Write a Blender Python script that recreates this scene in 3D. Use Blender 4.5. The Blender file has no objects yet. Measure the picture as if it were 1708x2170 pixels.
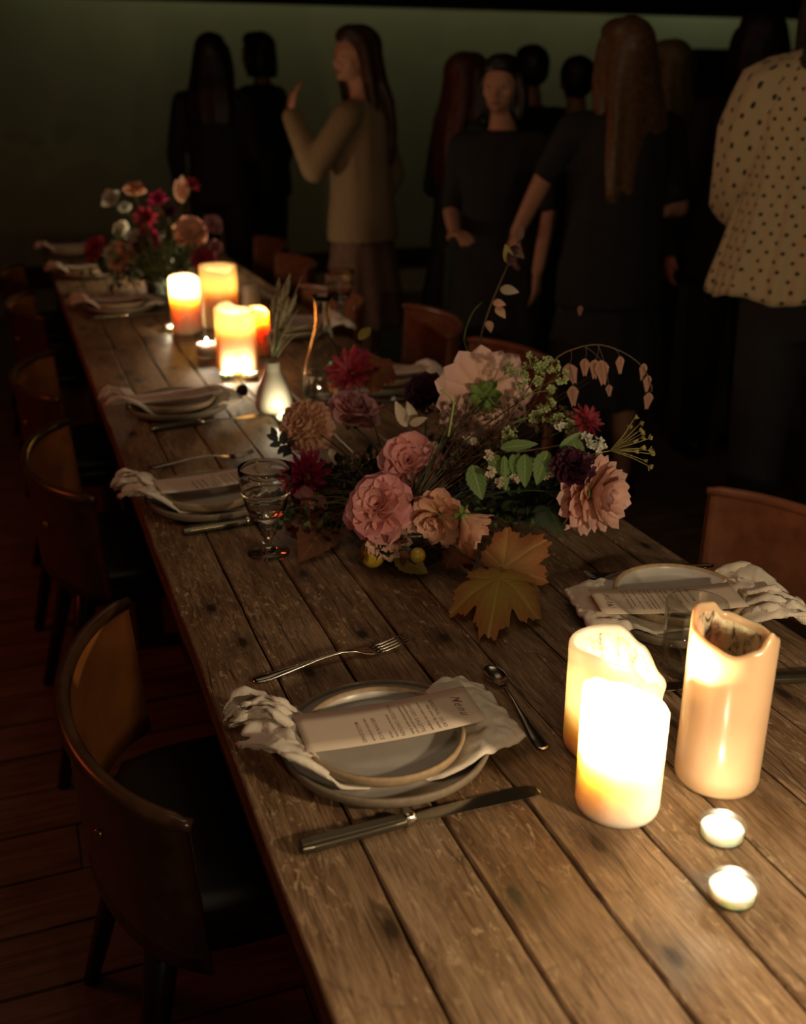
import bpy, bmesh, math, random
import numpy as np
from mathutils import Vector, Matrix, Euler, noise as mnoise

PI = math.pi
random.seed(7)
SC = bpy.context.scene
COL = SC.collection

# ------------------------------------------------------------------ camera
F, CX, CY = 2200.0, 854.0, 1085.0            # focal length and centre, in pixels of the 1708x2170 frame
CAMZ, TZ = 1.45, 0.75                        # camera height, table top height
PITCH, YAW = math.radians(21.801), math.radians(20.459)
FW = Vector((math.sin(YAW)*math.cos(PITCH), math.cos(YAW)*math.cos(PITCH), -math.sin(PITCH)))
RT = Vector((math.cos(YAW), -math.sin(YAW), 0)); UP = RT.cross(FW)
EYE = Vector((0, 0, CAMZ))
cam = bpy.data.cameras.new('camera'); co = bpy.data.objects.new('camera', cam); COL.objects.link(co)
cam.sensor_fit = 'HORIZONTAL'; cam.sensor_width = 36.0; cam.lens = F/1708*36
co.location = EYE; co.rotation_euler = (PI/2-PITCH, 0, -YAW)
cam.clip_start = 0.02; cam.clip_end = 60
cam.dof.use_dof = True; cam.dof.focus_distance = 1.36; cam.dof.aperture_fstop = 4.6
SC.camera = co

# ------------------------------------------------------------------ exposure, world
vs = SC.view_settings
vs.view_transform = 'Standard'; vs.look = 'None'; vs.gamma = 1.0; vs.use_curve_mapping = False
vs.exposure = 0.5
w = bpy.data.worlds.new('world'); SC.world = w; w.use_nodes = True
w.node_tree.nodes['Background'].inputs[0].default_value = (0.55, 0.5, 0.42, 1)
w.node_tree.nodes['Background'].inputs[1].default_value = 0.0

WARM = (1.0, 0.74, 0.46)
def point(name, loc, power, col=WARM, rad=0.006):
    l = bpy.data.lights.new(name, 'POINT'); l.energy = power; l.color = col; l.shadow_soft_size = rad
    o = bpy.data.objects.new(name, l); o.location = loc; COL.objects.link(o); return o
def area(name, loc, rot, size, power, col, sy=None):
    l = bpy.data.lights.new(name, 'AREA'); l.energy = power; l.color = col; l.size = size
    if sy: l.shape = 'RECTANGLE'; l.size_y = sy
    o = bpy.data.objects.new(name, l); o.location = loc; o.rotation_euler = rot; COL.objects.link(o); return o
# the room's own dim light: a greenish glow over the far wall, a red glow on the floor at the left; the warm fills below are added
area('green_wall_glow', (4.3, 8.62, 2.86), (math.radians(38), 0, 0), 8.0, 7.0, (0.90, 0.90, 0.50), .12)
point('green_wall_glow', (6.3, 8.72, 2.6), 1.0, (0.62, 0.90, 0.66), 0.10)
area('red_floor_glow', (-1.9, 3.0, 1.9), (0, math.radians(-35), 0), 0.8, 4.5, (1.0, 0.11, 0.03))
area('added_warm_overhead', (0.5, 0.9, 2.85), (0, 0, 0), 1.4, 3.6, (1.0, 0.74, 0.48))  # soft ambient fill added above the near table, no fixture there
area('added_warm_overhead', (0.8, 3.4, 2.85), (0, 0, 0), 1.0, 0.9, (1.0, 0.68, 0.40))  # weaker overhead fill added for the far table
point('added_fill_near_table_end', (0.74, 0.27, 1.08), 10.0, WARM, 0.02)  # added out-of-frame fill that lifts the camera side of the bouquet
point('added_fill_near_table_end', (0.26, 0.22, 1.05), 2.6, WARM, 0.02)  # added out-of-frame fill for the blooms at the left
point('added_fill_far_bouquet', (0.62, 4.35, 0.92), 2.5, WARM, 0.02)  # bare point added to brighten the far bouquet, no candle modelled
point('added_fill_right', (1.9, 0.3, 1.25), 1.5, (1.0, 0.72, 0.42), 0.06)  # unseen warm fill added from the right

# ------------------------------------------------------------------ survey helpers
def ray(px, py): return FW*F + RT*(px-CX) + UP*(CY-py)
def at(px, py, z=TZ):
    d = ray(px, py); return EYE + d*((z-CAMZ)/d.z)
def atd(px, py, dep): return EYE + ray(px, py)*(dep/F)

# ------------------------------------------------------------------ object helpers
def link(name, me, mat=None, parent=None, loc=None, rot=None):
    o = bpy.data.objects.new(name, me); COL.objects.link(o)
    if mat is not None and hasattr(me, 'materials') and not me.materials:
        for m in (mat if isinstance(mat, (list, tuple)) else [mat]): me.materials.append(m)
    if parent is not None: o.parent = parent
    if loc is not None: o.location = loc
    if rot is not None: o.rotation_euler = rot
    return o
def mesh(name, V, Fc, smooth=True, uv=None, mi=None):
    me = bpy.data.meshes.new(name)
    me.from_pydata([tuple(v) for v in V], [], [tuple(f) for f in Fc])
    if smooth: me.polygons.foreach_set('use_smooth', [True]*len(me.polygons))
    if mi is not None: me.polygons.foreach_set('material_index', mi)
    if uv is not None:
        lay = me.uv_layers.new(name='UVMap')
        for lp in me.loops: lay.data[lp.index].uv = uv[lp.vertex_index]
    me.update(); return me
def empty(name, loc=(0, 0, 0), rz=0.0):
    o = bpy.data.objects.new(name, None); o.empty_display_size = 0.05
    o.location = loc; o.rotation_euler = (0, 0, rz); COL.objects.link(o); return o
def tag(o, label, cat, group=None):
    o['label'] = label; o['category'] = cat
    if group: o['group'] = group
    return o
def struct(o): o['kind'] = 'structure'; return o
def copy_tree(o, parent=None):
    c = o.copy(); COL.objects.link(c)
    c.parent = parent
    for ch in list(o.children): copy_tree(ch, c)
    return c

class MB:
    """collects geometry for one mesh"""
    def __init__(s): s.V = []; s.F = []; s.M = []; s.U = []
    def add(s, V, Fc, m=0, U=None):
        b = len(s.V); s.V += [tuple(v) for v in V]; s.F += [tuple(b+i for i in f) for f in Fc]; s.M += [m]*len(Fc)
        s.U += (U if U is not None else [(0.0, 0.0)]*len(V))
    def box(s, c, d, m=0, rz=0.0):
        x, y, z = d[0]/2, d[1]/2, d[2]/2
        cs, sn = math.cos(rz), math.sin(rz)
        V = []
        for a in (-1, 1):
            for b in (-1, 1):
                for e in (-1, 1):
                    V.append((c[0]+a*x*cs-b*y*sn, c[1]+a*x*sn+b*y*cs, c[2]+e*z))
        s.add(V, [(0, 1, 3, 2), (4, 6, 7, 5), (0, 4, 5, 1), (2, 3, 7, 6), (0, 2, 6, 4), (1, 5, 7, 3)], m)
    def tube(s, P, R, n=8, m=0, cap=True, flat=1.0, side=None):
        P = [Vector(p) for p in P]
        if not isinstance(R, (list, tuple)): R = [R]*len(P)
        V = []; Fc = []; U = []
        ref = None
        for i, p in enumerate(P):
            t = (P[min(i+1, len(P)-1)]-P[max(i-1, 0)]).normalized()
            if ref is None:
                ref = Vector(side) if side is not None else (Vector((0, 0, 1)) if abs(t.z) < .9 else Vector((1, 0, 0)))
            a = (ref-t*ref.dot(t)).normalized(); ref = a; b = t.cross(a)
            for k in range(n):
                q = 2*PI*k/n
                V.append(p+(a*math.cos(q)+b*math.sin(q)*flat)*R[i]); U.append((k/n, i/max(1, len(P)-1)))
        for i in range(len(P)-1):
            for k in range(n):
                k2 = (k+1) % n; Fc.append((i*n+k, i*n+k2, (i+1)*n+k2, (i+1)*n+k))
        if cap: Fc.append(tuple(range(n))[::-1]); Fc.append(tuple((len(P)-1)*n+k for k in range(n)))
        s.add(V, Fc, m, U)
    def lathe(s, prof, n=48, m=0, c=(0, 0, 0), ms=None, fn=None):
        V = []; Fc = []
        for j, (r, z) in enumerate(prof):
            for k in range(n):
                q = 2*PI*k/n; rr, zz = (fn(q, j, r, z) if fn else (r, z))
                V.append((c[0]+rr*math.cos(q), c[1]+rr*math.sin(q), c[2]+zz))
        M = []
        for j in range(len(prof)-1):
            for k in range(n):
                k2 = (k+1) % n; Fc.append((j*n+k, j*n+k2, (j+1)*n+k2, (j+1)*n+k)); M.append(ms[j] if ms else m)
        if prof[0][0] > 1e-6: Fc.append(tuple(range(n))[::-1]); M.append(ms[0] if ms else m)
        if prof[-1][0] > 1e-6: Fc.append(tuple((len(prof)-1)*n+k for k in range(n))); M.append(ms[-1] if ms else m)
        b = len(s.V); s.add(V, Fc, 0); s.M[-len(Fc):] = M
    def grid(s, fn, nu, nv, m=0, wrap=False):
        V = []; U = []; Fc = []
        for i in range(nu):
            for j in range(nv):
                V.append(fn(i/(nu-1), j/(nv-1))); U.append((i/(nu-1), j/(nv-1)))
        for i in range(nu-1):
            for j in range(nv-1): Fc.append((i*nv+j, (i+1)*nv+j, (i+1)*nv+j+1, i*nv+j+1))
        s.add(V, Fc, m, U)
    def mesh(s, name, smooth=True): return mesh(name, s.V, s.F, smooth, s.U, s.M)
    def build(s, name, mat=None, parent=None, smooth=True, loc=None, rot=None):
        return link(name, s.mesh(name, smooth), mat, parent, loc, rot)
def bevel(o, wd, seg=2):
    md = o.modifiers.new('bevel', 'BEVEL'); md.width = wd; md.segments = seg; md.limit_method = 'ANGLE'; return o
def thick(o, t, off=0):
    md = o.modifiers.new('solid', 'SOLIDIFY'); md.thickness = t; md.offset = off; return o
def subd(o, n=1):
    md = o.modifiers.new('sub', 'SUBSURF'); md.levels = n; md.render_levels = n; return o
def weld_mesh(me, d=1e-5):
    bm = bmesh.new(); bm.from_mesh(me); bmesh.ops.remove_doubles(bm, verts=bm.verts, dist=d); bm.to_mesh(me); bm.free(); return me

# ------------------------------------------------------------------ materials
class NT:
    def __init__(s, name):
        s.m = bpy.data.materials.new(name); s.m.use_nodes = True; s.t = s.m.node_tree
        s.b = s.t.nodes['Principled BSDF']; s.out = s.t.nodes['Material Output']
    def n(s, typ, **kw):
        nd = s.t.nodes.new(typ)
        for k, v in kw.items():
            if k.startswith('i_'): nd.inputs[k[2:].replace('_', ' ')].default_value = v
            else: setattr(nd, k, v)
        return nd
    def l(s, a, b): s.t.links.new(a, b)
    def ramp(s, fac, stops):
        r = s.n('ShaderNodeValToRGB'); e = r.color_ramp.elements
        while len(e) > 1: e.remove(e[-1])
        e[0].position = stops[0][0]; e[0].color = (*stops[0][1], 1)
        for p, c in stops[1:]:
            x = e.new(p); x.color = (*c, 1)
        s.l(fac, r.inputs[0]); return r.outputs[0]
    def mapping(s, src, scale, rnd=False):
        mp = s.n('ShaderNodeMapping'); mp.inputs['Scale'].default_value = scale
        if rnd:
            oi = s.n('ShaderNodeObjectInfo'); ml = s.n('ShaderNodeVectorMath', operation='SCALE'); cx = s.n('ShaderNodeCombineXYZ')
            s.l(oi.outputs['Random'], cx.inputs[0]); s.l(oi.outputs['Random'], cx.inputs[1]); s.l(cx.outputs[0], ml.inputs[0]); ml.inputs['Scale'].default_value = 37.0
            ad = s.n('ShaderNodeVectorMath', operation='ADD'); s.l(src, ad.inputs[0]); s.l(ml.outputs[0], ad.inputs[1]); src = ad.outputs[0]
        s.l(src, mp.inputs[0]); return mp.outputs[0]
    def noise(s, vec, scale, detail=4, rough=.55, dist=0.0):
        q = s.n('ShaderNodeTexNoise'); q.inputs['Scale'].default_value = scale; q.inputs['Detail'].default_value = detail
        q.inputs['Roughness'].default_value = rough; q.inputs['Distortion'].default_value = dist
        if vec is not None: s.l(vec, q.inputs['Vector'])
        return q.outputs['Fac']
    def mix(s, fac, a, b, mode='MIX'):
        q = s.n('ShaderNodeMix', data_type='RGBA', blend_type=mode)
        for i, v in ((0, fac), (6, a), (7, b)):
            if isinstance(v, (int, float)): q.inputs[i].default_value = v
            elif isinstance(v, tuple): q.inputs[i].default_value = (*v, 1)
            else: s.l(v, q.inputs[i])
        return q.outputs[2]
    def math(s, op, a, b=0.0, clamp=False):
        q = s.n('ShaderNodeMath', operation=op, use_clamp=clamp)
        for i, v in ((0, a), (1, b)):
            if isinstance(v, (int, float)): q.inputs[i].default_value = v
            else: s.l(v, q.inputs[i])
        return q.outputs[0]
    def bump(s, h, strength=.3, dist=.001):
        q = s.n('ShaderNodeBump'); q.inputs['Strength'].default_value = strength; q.inputs['Distance'].default_value = dist
        s.l(h, q.inputs['Height']); s.l(q.outputs[0], s.b.inputs['Normal']); return q
    def set(s, **kw):
        for k, v in kw.items():
            i = s.b.inputs[k.replace('_', ' ')]
            if isinstance(v, tuple) and len(v) == 3 and i.type == 'RGBA': v = (*v, 1)
            if hasattr(v, 'is_output'): s.l(v, i)
            else: i.default_value = v
        return s

def plain(name, c, rough=.6, metal=0.0, var=.18, scale=30, bump=0.0, **kw):
    t = NT(name); tc = t.n('ShaderNodeTexCoord')
    nz = t.noise(tc.outputs['Object'], scale, 3)
    col = t.ramp(nz, [(.3, tuple(x*(1-var) for x in c)), (.7, tuple(min(1, x*(1+var)) for x in c))])
    t.set(Base_Color=col, Roughness=rough, Metallic=metal, **kw)
    if bump: t.bump(nz, bump, .002)
    return t.m

def wood_table():
    t = NT('weathered_table_wood'); tc = t.n('ShaderNodeTexCoord'); v = tc.outputs['Object']
    big = t.noise(t.mapping(v, (6, 1.6, 6), True), 2.2, 4, .6, .8)
    grain = t.noise(t.mapping(v, (70, 5, 70), True), 2.5, 7, .68, 1.4)
    fine = t.noise(t.mapping(v, (240, 9, 240), True), 2.5, 4, .7, .3)
    g = t.math('ADD', t.math('MULTIPLY', grain, .75), t.math('MULTIPLY', fine, .25))
    col = t.ramp(g, [(.30, (.055, .034, .019)), (.41, (.165, .108, .064)), (.53, (.30, .212, .132)), (.68, (.47, .36, .235))])
    # broad stains
    col = t.mix(t.ramp(big, [(.35, (.75, .75, .75)), (.62, (0, 0, 0))]), col, (.40, .30, .22), 'MULTIPLY')
    # pale worn flakes
    fl = t.noise(t.mapping(v, (26, 9, 26), True), 5.0, 6, .72, .6)
    wear = t.noise(t.mapping(v, (5, 2.2, 5), True), 2.0, 2, .5)
    fm = t.math('MULTIPLY', t.ramp(fl, [(.56, (0, 0, 0)), (.60, (1, 1, 1))]), t.ramp(wear, [(.42, (0, 0, 0)), (.58, (1, 1, 1))]))
    col = t.mix(t.math('MULTIPLY', fm, .8), col, (.52, .40, .25))
    # knots / nail holes
    vo = t.n('ShaderNodeTexVoronoi', feature='F1', voronoi_dimensions='2D'); vo.inputs['Scale'].default_value = 1.0
    t.l(t.mapping(v, (10, 4.8, 5), True), vo.inputs['Vector'])
    kd = t.math('ADD', vo.outputs['Distance'], t.math('MULTIPLY', t.math('SUBTRACT', grain, .5), .10))
    kn = t.ramp(kd, [(.045, (1, 1, 1)), (.085, (.55, .55, .55)), (.24, (0, 0, 0))])
    sep = t.n('ShaderNodeSeparateColor'); t.l(vo.outputs['Color'], sep.inputs[0])
    kn = t.math('MULTIPLY', kn, t.math('GREATER_THAN', sep.outputs[0], .40))
    col = t.mix(kn, col, (.022, .012, .007))
    # long scratches across
    sc = t.n('ShaderNodeTexWave', wave_type='BANDS', bands_direction='X'); sc.inputs['Scale'].default_value = 3.1
    sc.inputs['Distortion'].default_value = 9.0; sc.inputs['Detail'].default_value = 2.0; sc.inputs['Detail Scale'].default_value = .7
    t.l(t.mapping(v, (3.0, 1.3, 1), True), sc.inputs['Vector'])
    sm = t.math('MULTIPLY', t.ramp(sc.outputs['Fac'], [(0.0, (1, 1, 1)), (.010, (0, 0, 0))]), t.ramp(grain, [(.4, (0, 0, 0)), (.55, (.8, .8, .8))]))
    # fine dark cracks along the grain, broken up
    ck = t.n('ShaderNodeTexVoronoi', feature='DISTANCE_TO_EDGE', voronoi_dimensions='2D'); ck.inputs['Scale'].default_value = 1.0
    wv = t.n('ShaderNodeVectorMath', operation='ADD'); t.l(t.mapping(v, (26, 2.6, 1), True), wv.inputs[0])
    wn = t.n('ShaderNodeTexNoise'); wn.inputs['Scale'].default_value = 14; t.l(v, wn.inputs['Vector']); wq = t.n('ShaderNodeVectorMath', operation='SCALE'); wq.inputs['Scale'].default_value = .28; t.l(wn.outputs['Color'], wq.inputs[0]); t.l(wq.outputs[0], wv.inputs[1]); t.l(wv.outputs[0], ck.inputs['Vector'])
    cm = t.math('MULTIPLY', t.ramp(ck.outputs['Distance'], [(0, (1, 1, 1)), (.035, (0, 0, 0))]), t.ramp(t.noise(t.mapping(v, (9, 5, 9), True), 2.0, 2), [(.50, (0, 0, 0)), (.60, (.85, .85, .85))]))
    col = t.mix(cm, col, (.035, .02, .011))
    # cross scratches
    c2 = t.n('ShaderNodeTexVoronoi', feature='DISTANCE_TO_EDGE', voronoi_dimensions='2D'); c2.inputs['Scale'].default_value = 1.0
    t.l(t.mapping(v, (2.1, 3.1, 1), True), c2.inputs['Vector'])
    c3 = t.math('MULTIPLY', t.ramp(c2.outputs['Distance'], [(0, (.7, .7, .7)), (.010, (0, 0, 0))]), t.ramp(fl, [(.46, (0, 0, 0)), (.56, (.8, .8, .8))]))
    col = t.mix(c3, col, (.06, .036, .02))
    oi = t.n('ShaderNodeObjectInfo')
    tint = t.ramp(oi.outputs['Random'], [(0, (.74, .68, .62)), (.5, (1, .97, .93)), (1, (1.0, .90, .78))])
    col = t.mix(1.0, col, tint, 'MULTIPLY')
    h = t.math('SUBTRACT', t.math('ADD', g, t.math('MULTIPLY', fm, .12)), t.math('MULTIPLY', t.math('ADD', kn, cm), .5))
    t.set(Base_Color=col, Roughness=t.math('ADD', t.math('MULTIPLY', grain, .28), .36), Specular_IOR_Level=.42)
    t.bump(h, .65, .0022)
    return t.m

def wood_floor():
    t = NT('dark_floorboard_wood'); tc = t.n('ShaderNodeTexCoord'); v = tc.outputs['Object']
    grain = t.noise(t.mapping(v, (1.2, 22, 10), True), 3, 6, .65, .8)
    col = t.ramp(grain, [(.3, (.045, .022, .012)), (.55, (.12, .062, .034)), (.75, (.20, .115, .065))])
    wear = t.noise(v, 3.0, 4)
    col = t.mix(t.ramp(wear, [(.45, (0, 0, 0)), (.7, (.5, .5, .5))]), col, (.24, .17, .11))
    t.set(Base_Color=col, Roughness=.5); t.bump(grain, .4, .002); return t.m

def plaster(name, a, b, rough=.85):
    t = NT(name); tc = t.n('ShaderNodeTexCoord'); v = tc.outputs['Object']
    nz = t.noise(v, 1.6, 6, .6)
    t.set(Base_Color=t.ramp(nz, [(.3, a), (.7, b)]), Roughness=rough); t.bump(t.noise(v, 30, 4), .15, .003); return t.m

def wax(name, col, rad=(1.0, .84, .62), scale=.045, rough=.30, mott=0.0):
    t = NT(name); tc = t.n('ShaderNodeTexCoord'); v = tc.outputs['Object']
    nz = t.noise(v, 14, 3)
    c = t.ramp(nz, [(.3, tuple(x*.9 for x in col)), (.7, col)])
    t.set(Base_Color=c, Roughness=rough, Subsurface_Weight=1.0, Subsurface_Radius=rad, Subsurface_Scale=scale, Specular_IOR_Level=.5)
    t.bump(t.noise(v, 26, 3), .12, .003)
    return t.m
def sooty_wax(name, col):
    t = NT(name); tc = t.n('ShaderNodeTexCoord'); v = tc.outputs['Object']
    nz = t.noise(t.mapping(v, (1, 1, .35)), 60, 6, .7, 1.2)
    c = t.ramp(nz, [(.35, (.06, .045, .03)), (.46, tuple(x*.75 for x in col)), (.6, col)])
    t.set(Base_Color=c, Roughness=.3, Subsurface_Weight=1.0, Subsurface_Radius=(1, .42, .14), Subsurface_Scale=.015)
    t.bump(t.noise(v, 90, 5), .7, .006)
    return t.m
def flame_mat(strength):
    t = NT('candle_flame'); t.t.nodes.remove(t.b)
    em = t.n('ShaderNodeEmission'); em.inputs[0].default_value = (1, .72, .36, 1); em.inputs[1].default_value = strength
    tr = t.n('ShaderNodeBsdfTransparent'); ad = t.n('ShaderNodeAddShader')
    t.l(em.outputs[0], ad.inputs[0]); t.l(tr.outputs[0], ad.inputs[1]); t.l(ad.outputs[0], t.out.inputs[0]); return t.m
def thin_glass(name, tint=(.93, .95, .93), refl=1.0, rough=.03):
    t = NT(name); t.t.nodes.remove(t.b)
    gl = t.n('ShaderNodeBsdfGlossy'); gl.inputs['Roughness'].default_value = rough; gl.inputs[0].default_value = (1, 1, 1, 1)
    tr = t.n('ShaderNodeBsdfTransparent'); tr.inputs[0].default_value = (*tint, 1)
    fr = t.n('ShaderNodeLayerWeight'); fc = t.math('ADD', t.math('MULTIPLY', t.math('POWER', fr.outputs['Facing'], 3.5), .55*refl), .035, True)
    mx = t.n('ShaderNodeMixShader'); t.l(fc, mx.inputs[0])
    t.l(tr.outputs[0], mx.inputs[1]); t.l(gl.outputs[0], mx.inputs[2]); t.l(mx.outputs[0], t.out.inputs[0]); return t.m
def petal_mat(name, base, tip, rough=.55, sss=.0, rnd=.12):
    t = NT(name); uvn = t.n('ShaderNodeUVMap'); sp = t.n('ShaderNodeSeparateXYZ'); t.l(uvn.outputs[0], sp.inputs[0])
    c = t.ramp(sp.outputs[0], [(.05, base), (.55, tuple((a+b)/2 for a, b in zip(base, tip))), (1, tip)])
    # fine veins along the petal
    wv = t.math('SINE', t.math('MULTIPLY', sp.outputs[1], 62.0))
    c = t.mix(t.math('MULTIPLY', t.math('ADD', wv, 1.0), .10), c, tuple(x*.55 for x in tip))
    oi = t.n('ShaderNodeObjectInfo'); hs = t.n('ShaderNodeHueSaturation')
    t.l(c, hs.inputs['Color']); t.l(t.math('ADD', t.math('MULTIPLY', oi.outputs['Random'], rnd*2), 1-rnd), hs.inputs['Value'])
    t.set(Base_Color=hs.outputs[0], Roughness=rough)
    # thin petals let some light through
    tl = t.n('ShaderNodeBsdfTranslucent'); t.l(hs.outputs[0], tl.inputs[0])
    mx = t.n('ShaderNodeMixShader'); mx.inputs[0].default_value = .28
    t.l(t.b.outputs[0], mx.inputs[1]); t.l(tl.outputs[0], mx.inputs[2]); t.l(mx.outputs[0], t.out.inputs[0]); return t.m
def leaf_mat(name, base, vein, rough=.5, scale=40):
    t = NT(name); uvn = t.n('ShaderNodeUVMap'); sp = t.n('ShaderNodeSeparateXYZ'); t.l(uvn.outputs[0], sp.inputs[0])
    mid = t.math('ABSOLUTE', t.math('SUBTRACT', sp.outputs[1], .5))
    sv = t.math('SINE', t.math('ADD', t.math('MULTIPLY', sp.outputs[0], 42.0), t.math('MULTIPLY', mid, -26.0)))
    m = t.math('MAXIMUM', t.ramp(mid, [(.0, (1, 1, 1)), (.045, (0, 0, 0))]), t.math('MULTIPLY', t.ramp(sv, [(.86, (0, 0, 0)), (1, (1, 1, 1))]), .5))
    tc = t.n('ShaderNodeTexCoord'); nz = t.noise(tc.outputs['Object'], scale, 3)
    c = t.mix(m, t.ramp(nz, [(.3, tuple(x*.7 for x in base)), (.7, base)]), vein)
    t.set(Base_Color=c, Roughness=rough)
    tl = t.n('ShaderNodeBsdfTranslucent'); t.l(c, tl.inputs[0])
    mx = t.n('ShaderNodeMixShader'); mx.inputs[0].default_value = .22
    t.l(t.b.outputs[0], mx.inputs[1]); t.l(tl.outputs[0], mx.inputs[2]); t.l(mx.outputs[0], t.out.inputs[0]); return t.m
def maple_mat(name, body, edge, vein):
    t = NT(name); at_ = t.n('ShaderNodeAttribute', attribute_name='vein')
    tc = t.n('ShaderNodeTexCoord'); nz = t.noise(tc.outputs['Object'], 55, 5, .7, .5)
    uvn = t.n('ShaderNodeUVMap'); sp = t.n('ShaderNodeSeparateXYZ'); t.l(uvn.outputs[0], sp.inputs[0])
    r = t.math('ADD', sp.outputs[0], t.math('MULTIPLY', t.math('SUBTRACT', nz, .5), .9))
    c = t.ramp(r, [(.3, body), (1.0, edge)])
    net = t.n('ShaderNodeTexVoronoi', feature='DISTANCE_TO_EDGE'); net.inputs['Scale'].default_value = 170; t.l(tc.outputs['Object'], net.inputs['Vector'])
    c = t.mix(t.ramp(net.outputs['Distance'], [(.0, (.45, .45, .45)), (.09, (0, 0, 0))]), c, tuple(x*.5 for x in edge))
    c = t.mix(at_.outputs['Fac'], c, vein)
    t.set(Base_Color=c, Roughness=.55); t.bump(net.outputs['Distance'], .5, .001)
    tl = t.n('ShaderNodeBsdfTranslucent'); t.l(c, tl.inputs[0])
    mx = t.n('ShaderNodeMixShader'); mx.inputs[0].default_value = .25
    t.l(t.b.outputs[0], mx.inputs[1]); t.l(tl.outputs[0], mx.inputs[2]); t.l(mx.outputs[0], t.out.inputs[0]); return t.m
def linen(name, c):
    t = NT(name); tc = t.n('ShaderNodeTexCoord'); v = tc.outputs['Object']
    wv = t.n('ShaderNodeTexWave', bands_direction='X'); wv.inputs['Scale'].default_value = 260; t.l(v, wv.inputs['Vector'])
    w2 = t.n('ShaderNodeTexWave', bands_direction='Y'); w2.inputs['Scale'].default_value = 260; t.l(v, w2.inputs['Vector'])
    wr = t.noise(v, 60, 5, .6, .6)
    t.set(Base_Color=t.ramp(wr, [(.3, tuple(x*.9 for x in c)), (.7, c)]), Roughness=.9)
    h = t.math('ADD', t.math('MULTIPLY', t.math('ADD', wv.outputs['Fac'], w2.outputs['Fac']), .1), wr)
    t.bump(h, .7, .004); return t.m
def dotted_cloth():
    t = NT('dotted_blouse_cloth'); uvn = t.n('ShaderNodeUVMap'); uv = uvn.outputs[0]
    sp = t.n('ShaderNodeSeparateXYZ'); t.l(uv, sp.inputs[0])
    # staggered rows of small dots, cell 26 x 28 mm, uv in metres
    row = t.math('FLOOR', t.math('DIVIDE', sp.outputs[1], .021))
    odd = t.math('MULTIPLY', t.math('FRACT', t.math('MULTIPLY', row, .5)), .042)
    wn = t.n('ShaderNodeTexWhiteNoise', noise_dimensions='1D'); t.l(row, wn.inputs['W'])
    x = t.math('ADD', t.math('ADD', sp.outputs[0], odd), t.math('MULTIPLY', wn.outputs['Value'], .014))
    fx = t.math('SUBTRACT', t.math('FRACT', t.math('DIVIDE', x, .040)), .5)
    fy = t.math('SUBTRACT', t.math('FRACT', t.math('DIVIDE', sp.outputs[1], .021)), .5)
    dx = t.math('MULTIPLY', fx, .040); dy = t.math('MULTIPLY', fy, .021)
    d = t.math('SQRT', t.math('ADD', t.math('MULTIPLY', dx, dx), t.math('MULTIPLY', dy, dy)))
    m = t.math('LESS_THAN', d, .0046)
    t.set(Base_Color=t.mix(m, (.50, .395, .22), (.02, .014, .01)), Roughness=.75, Sheen_Weight=.2); return t.m

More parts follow.
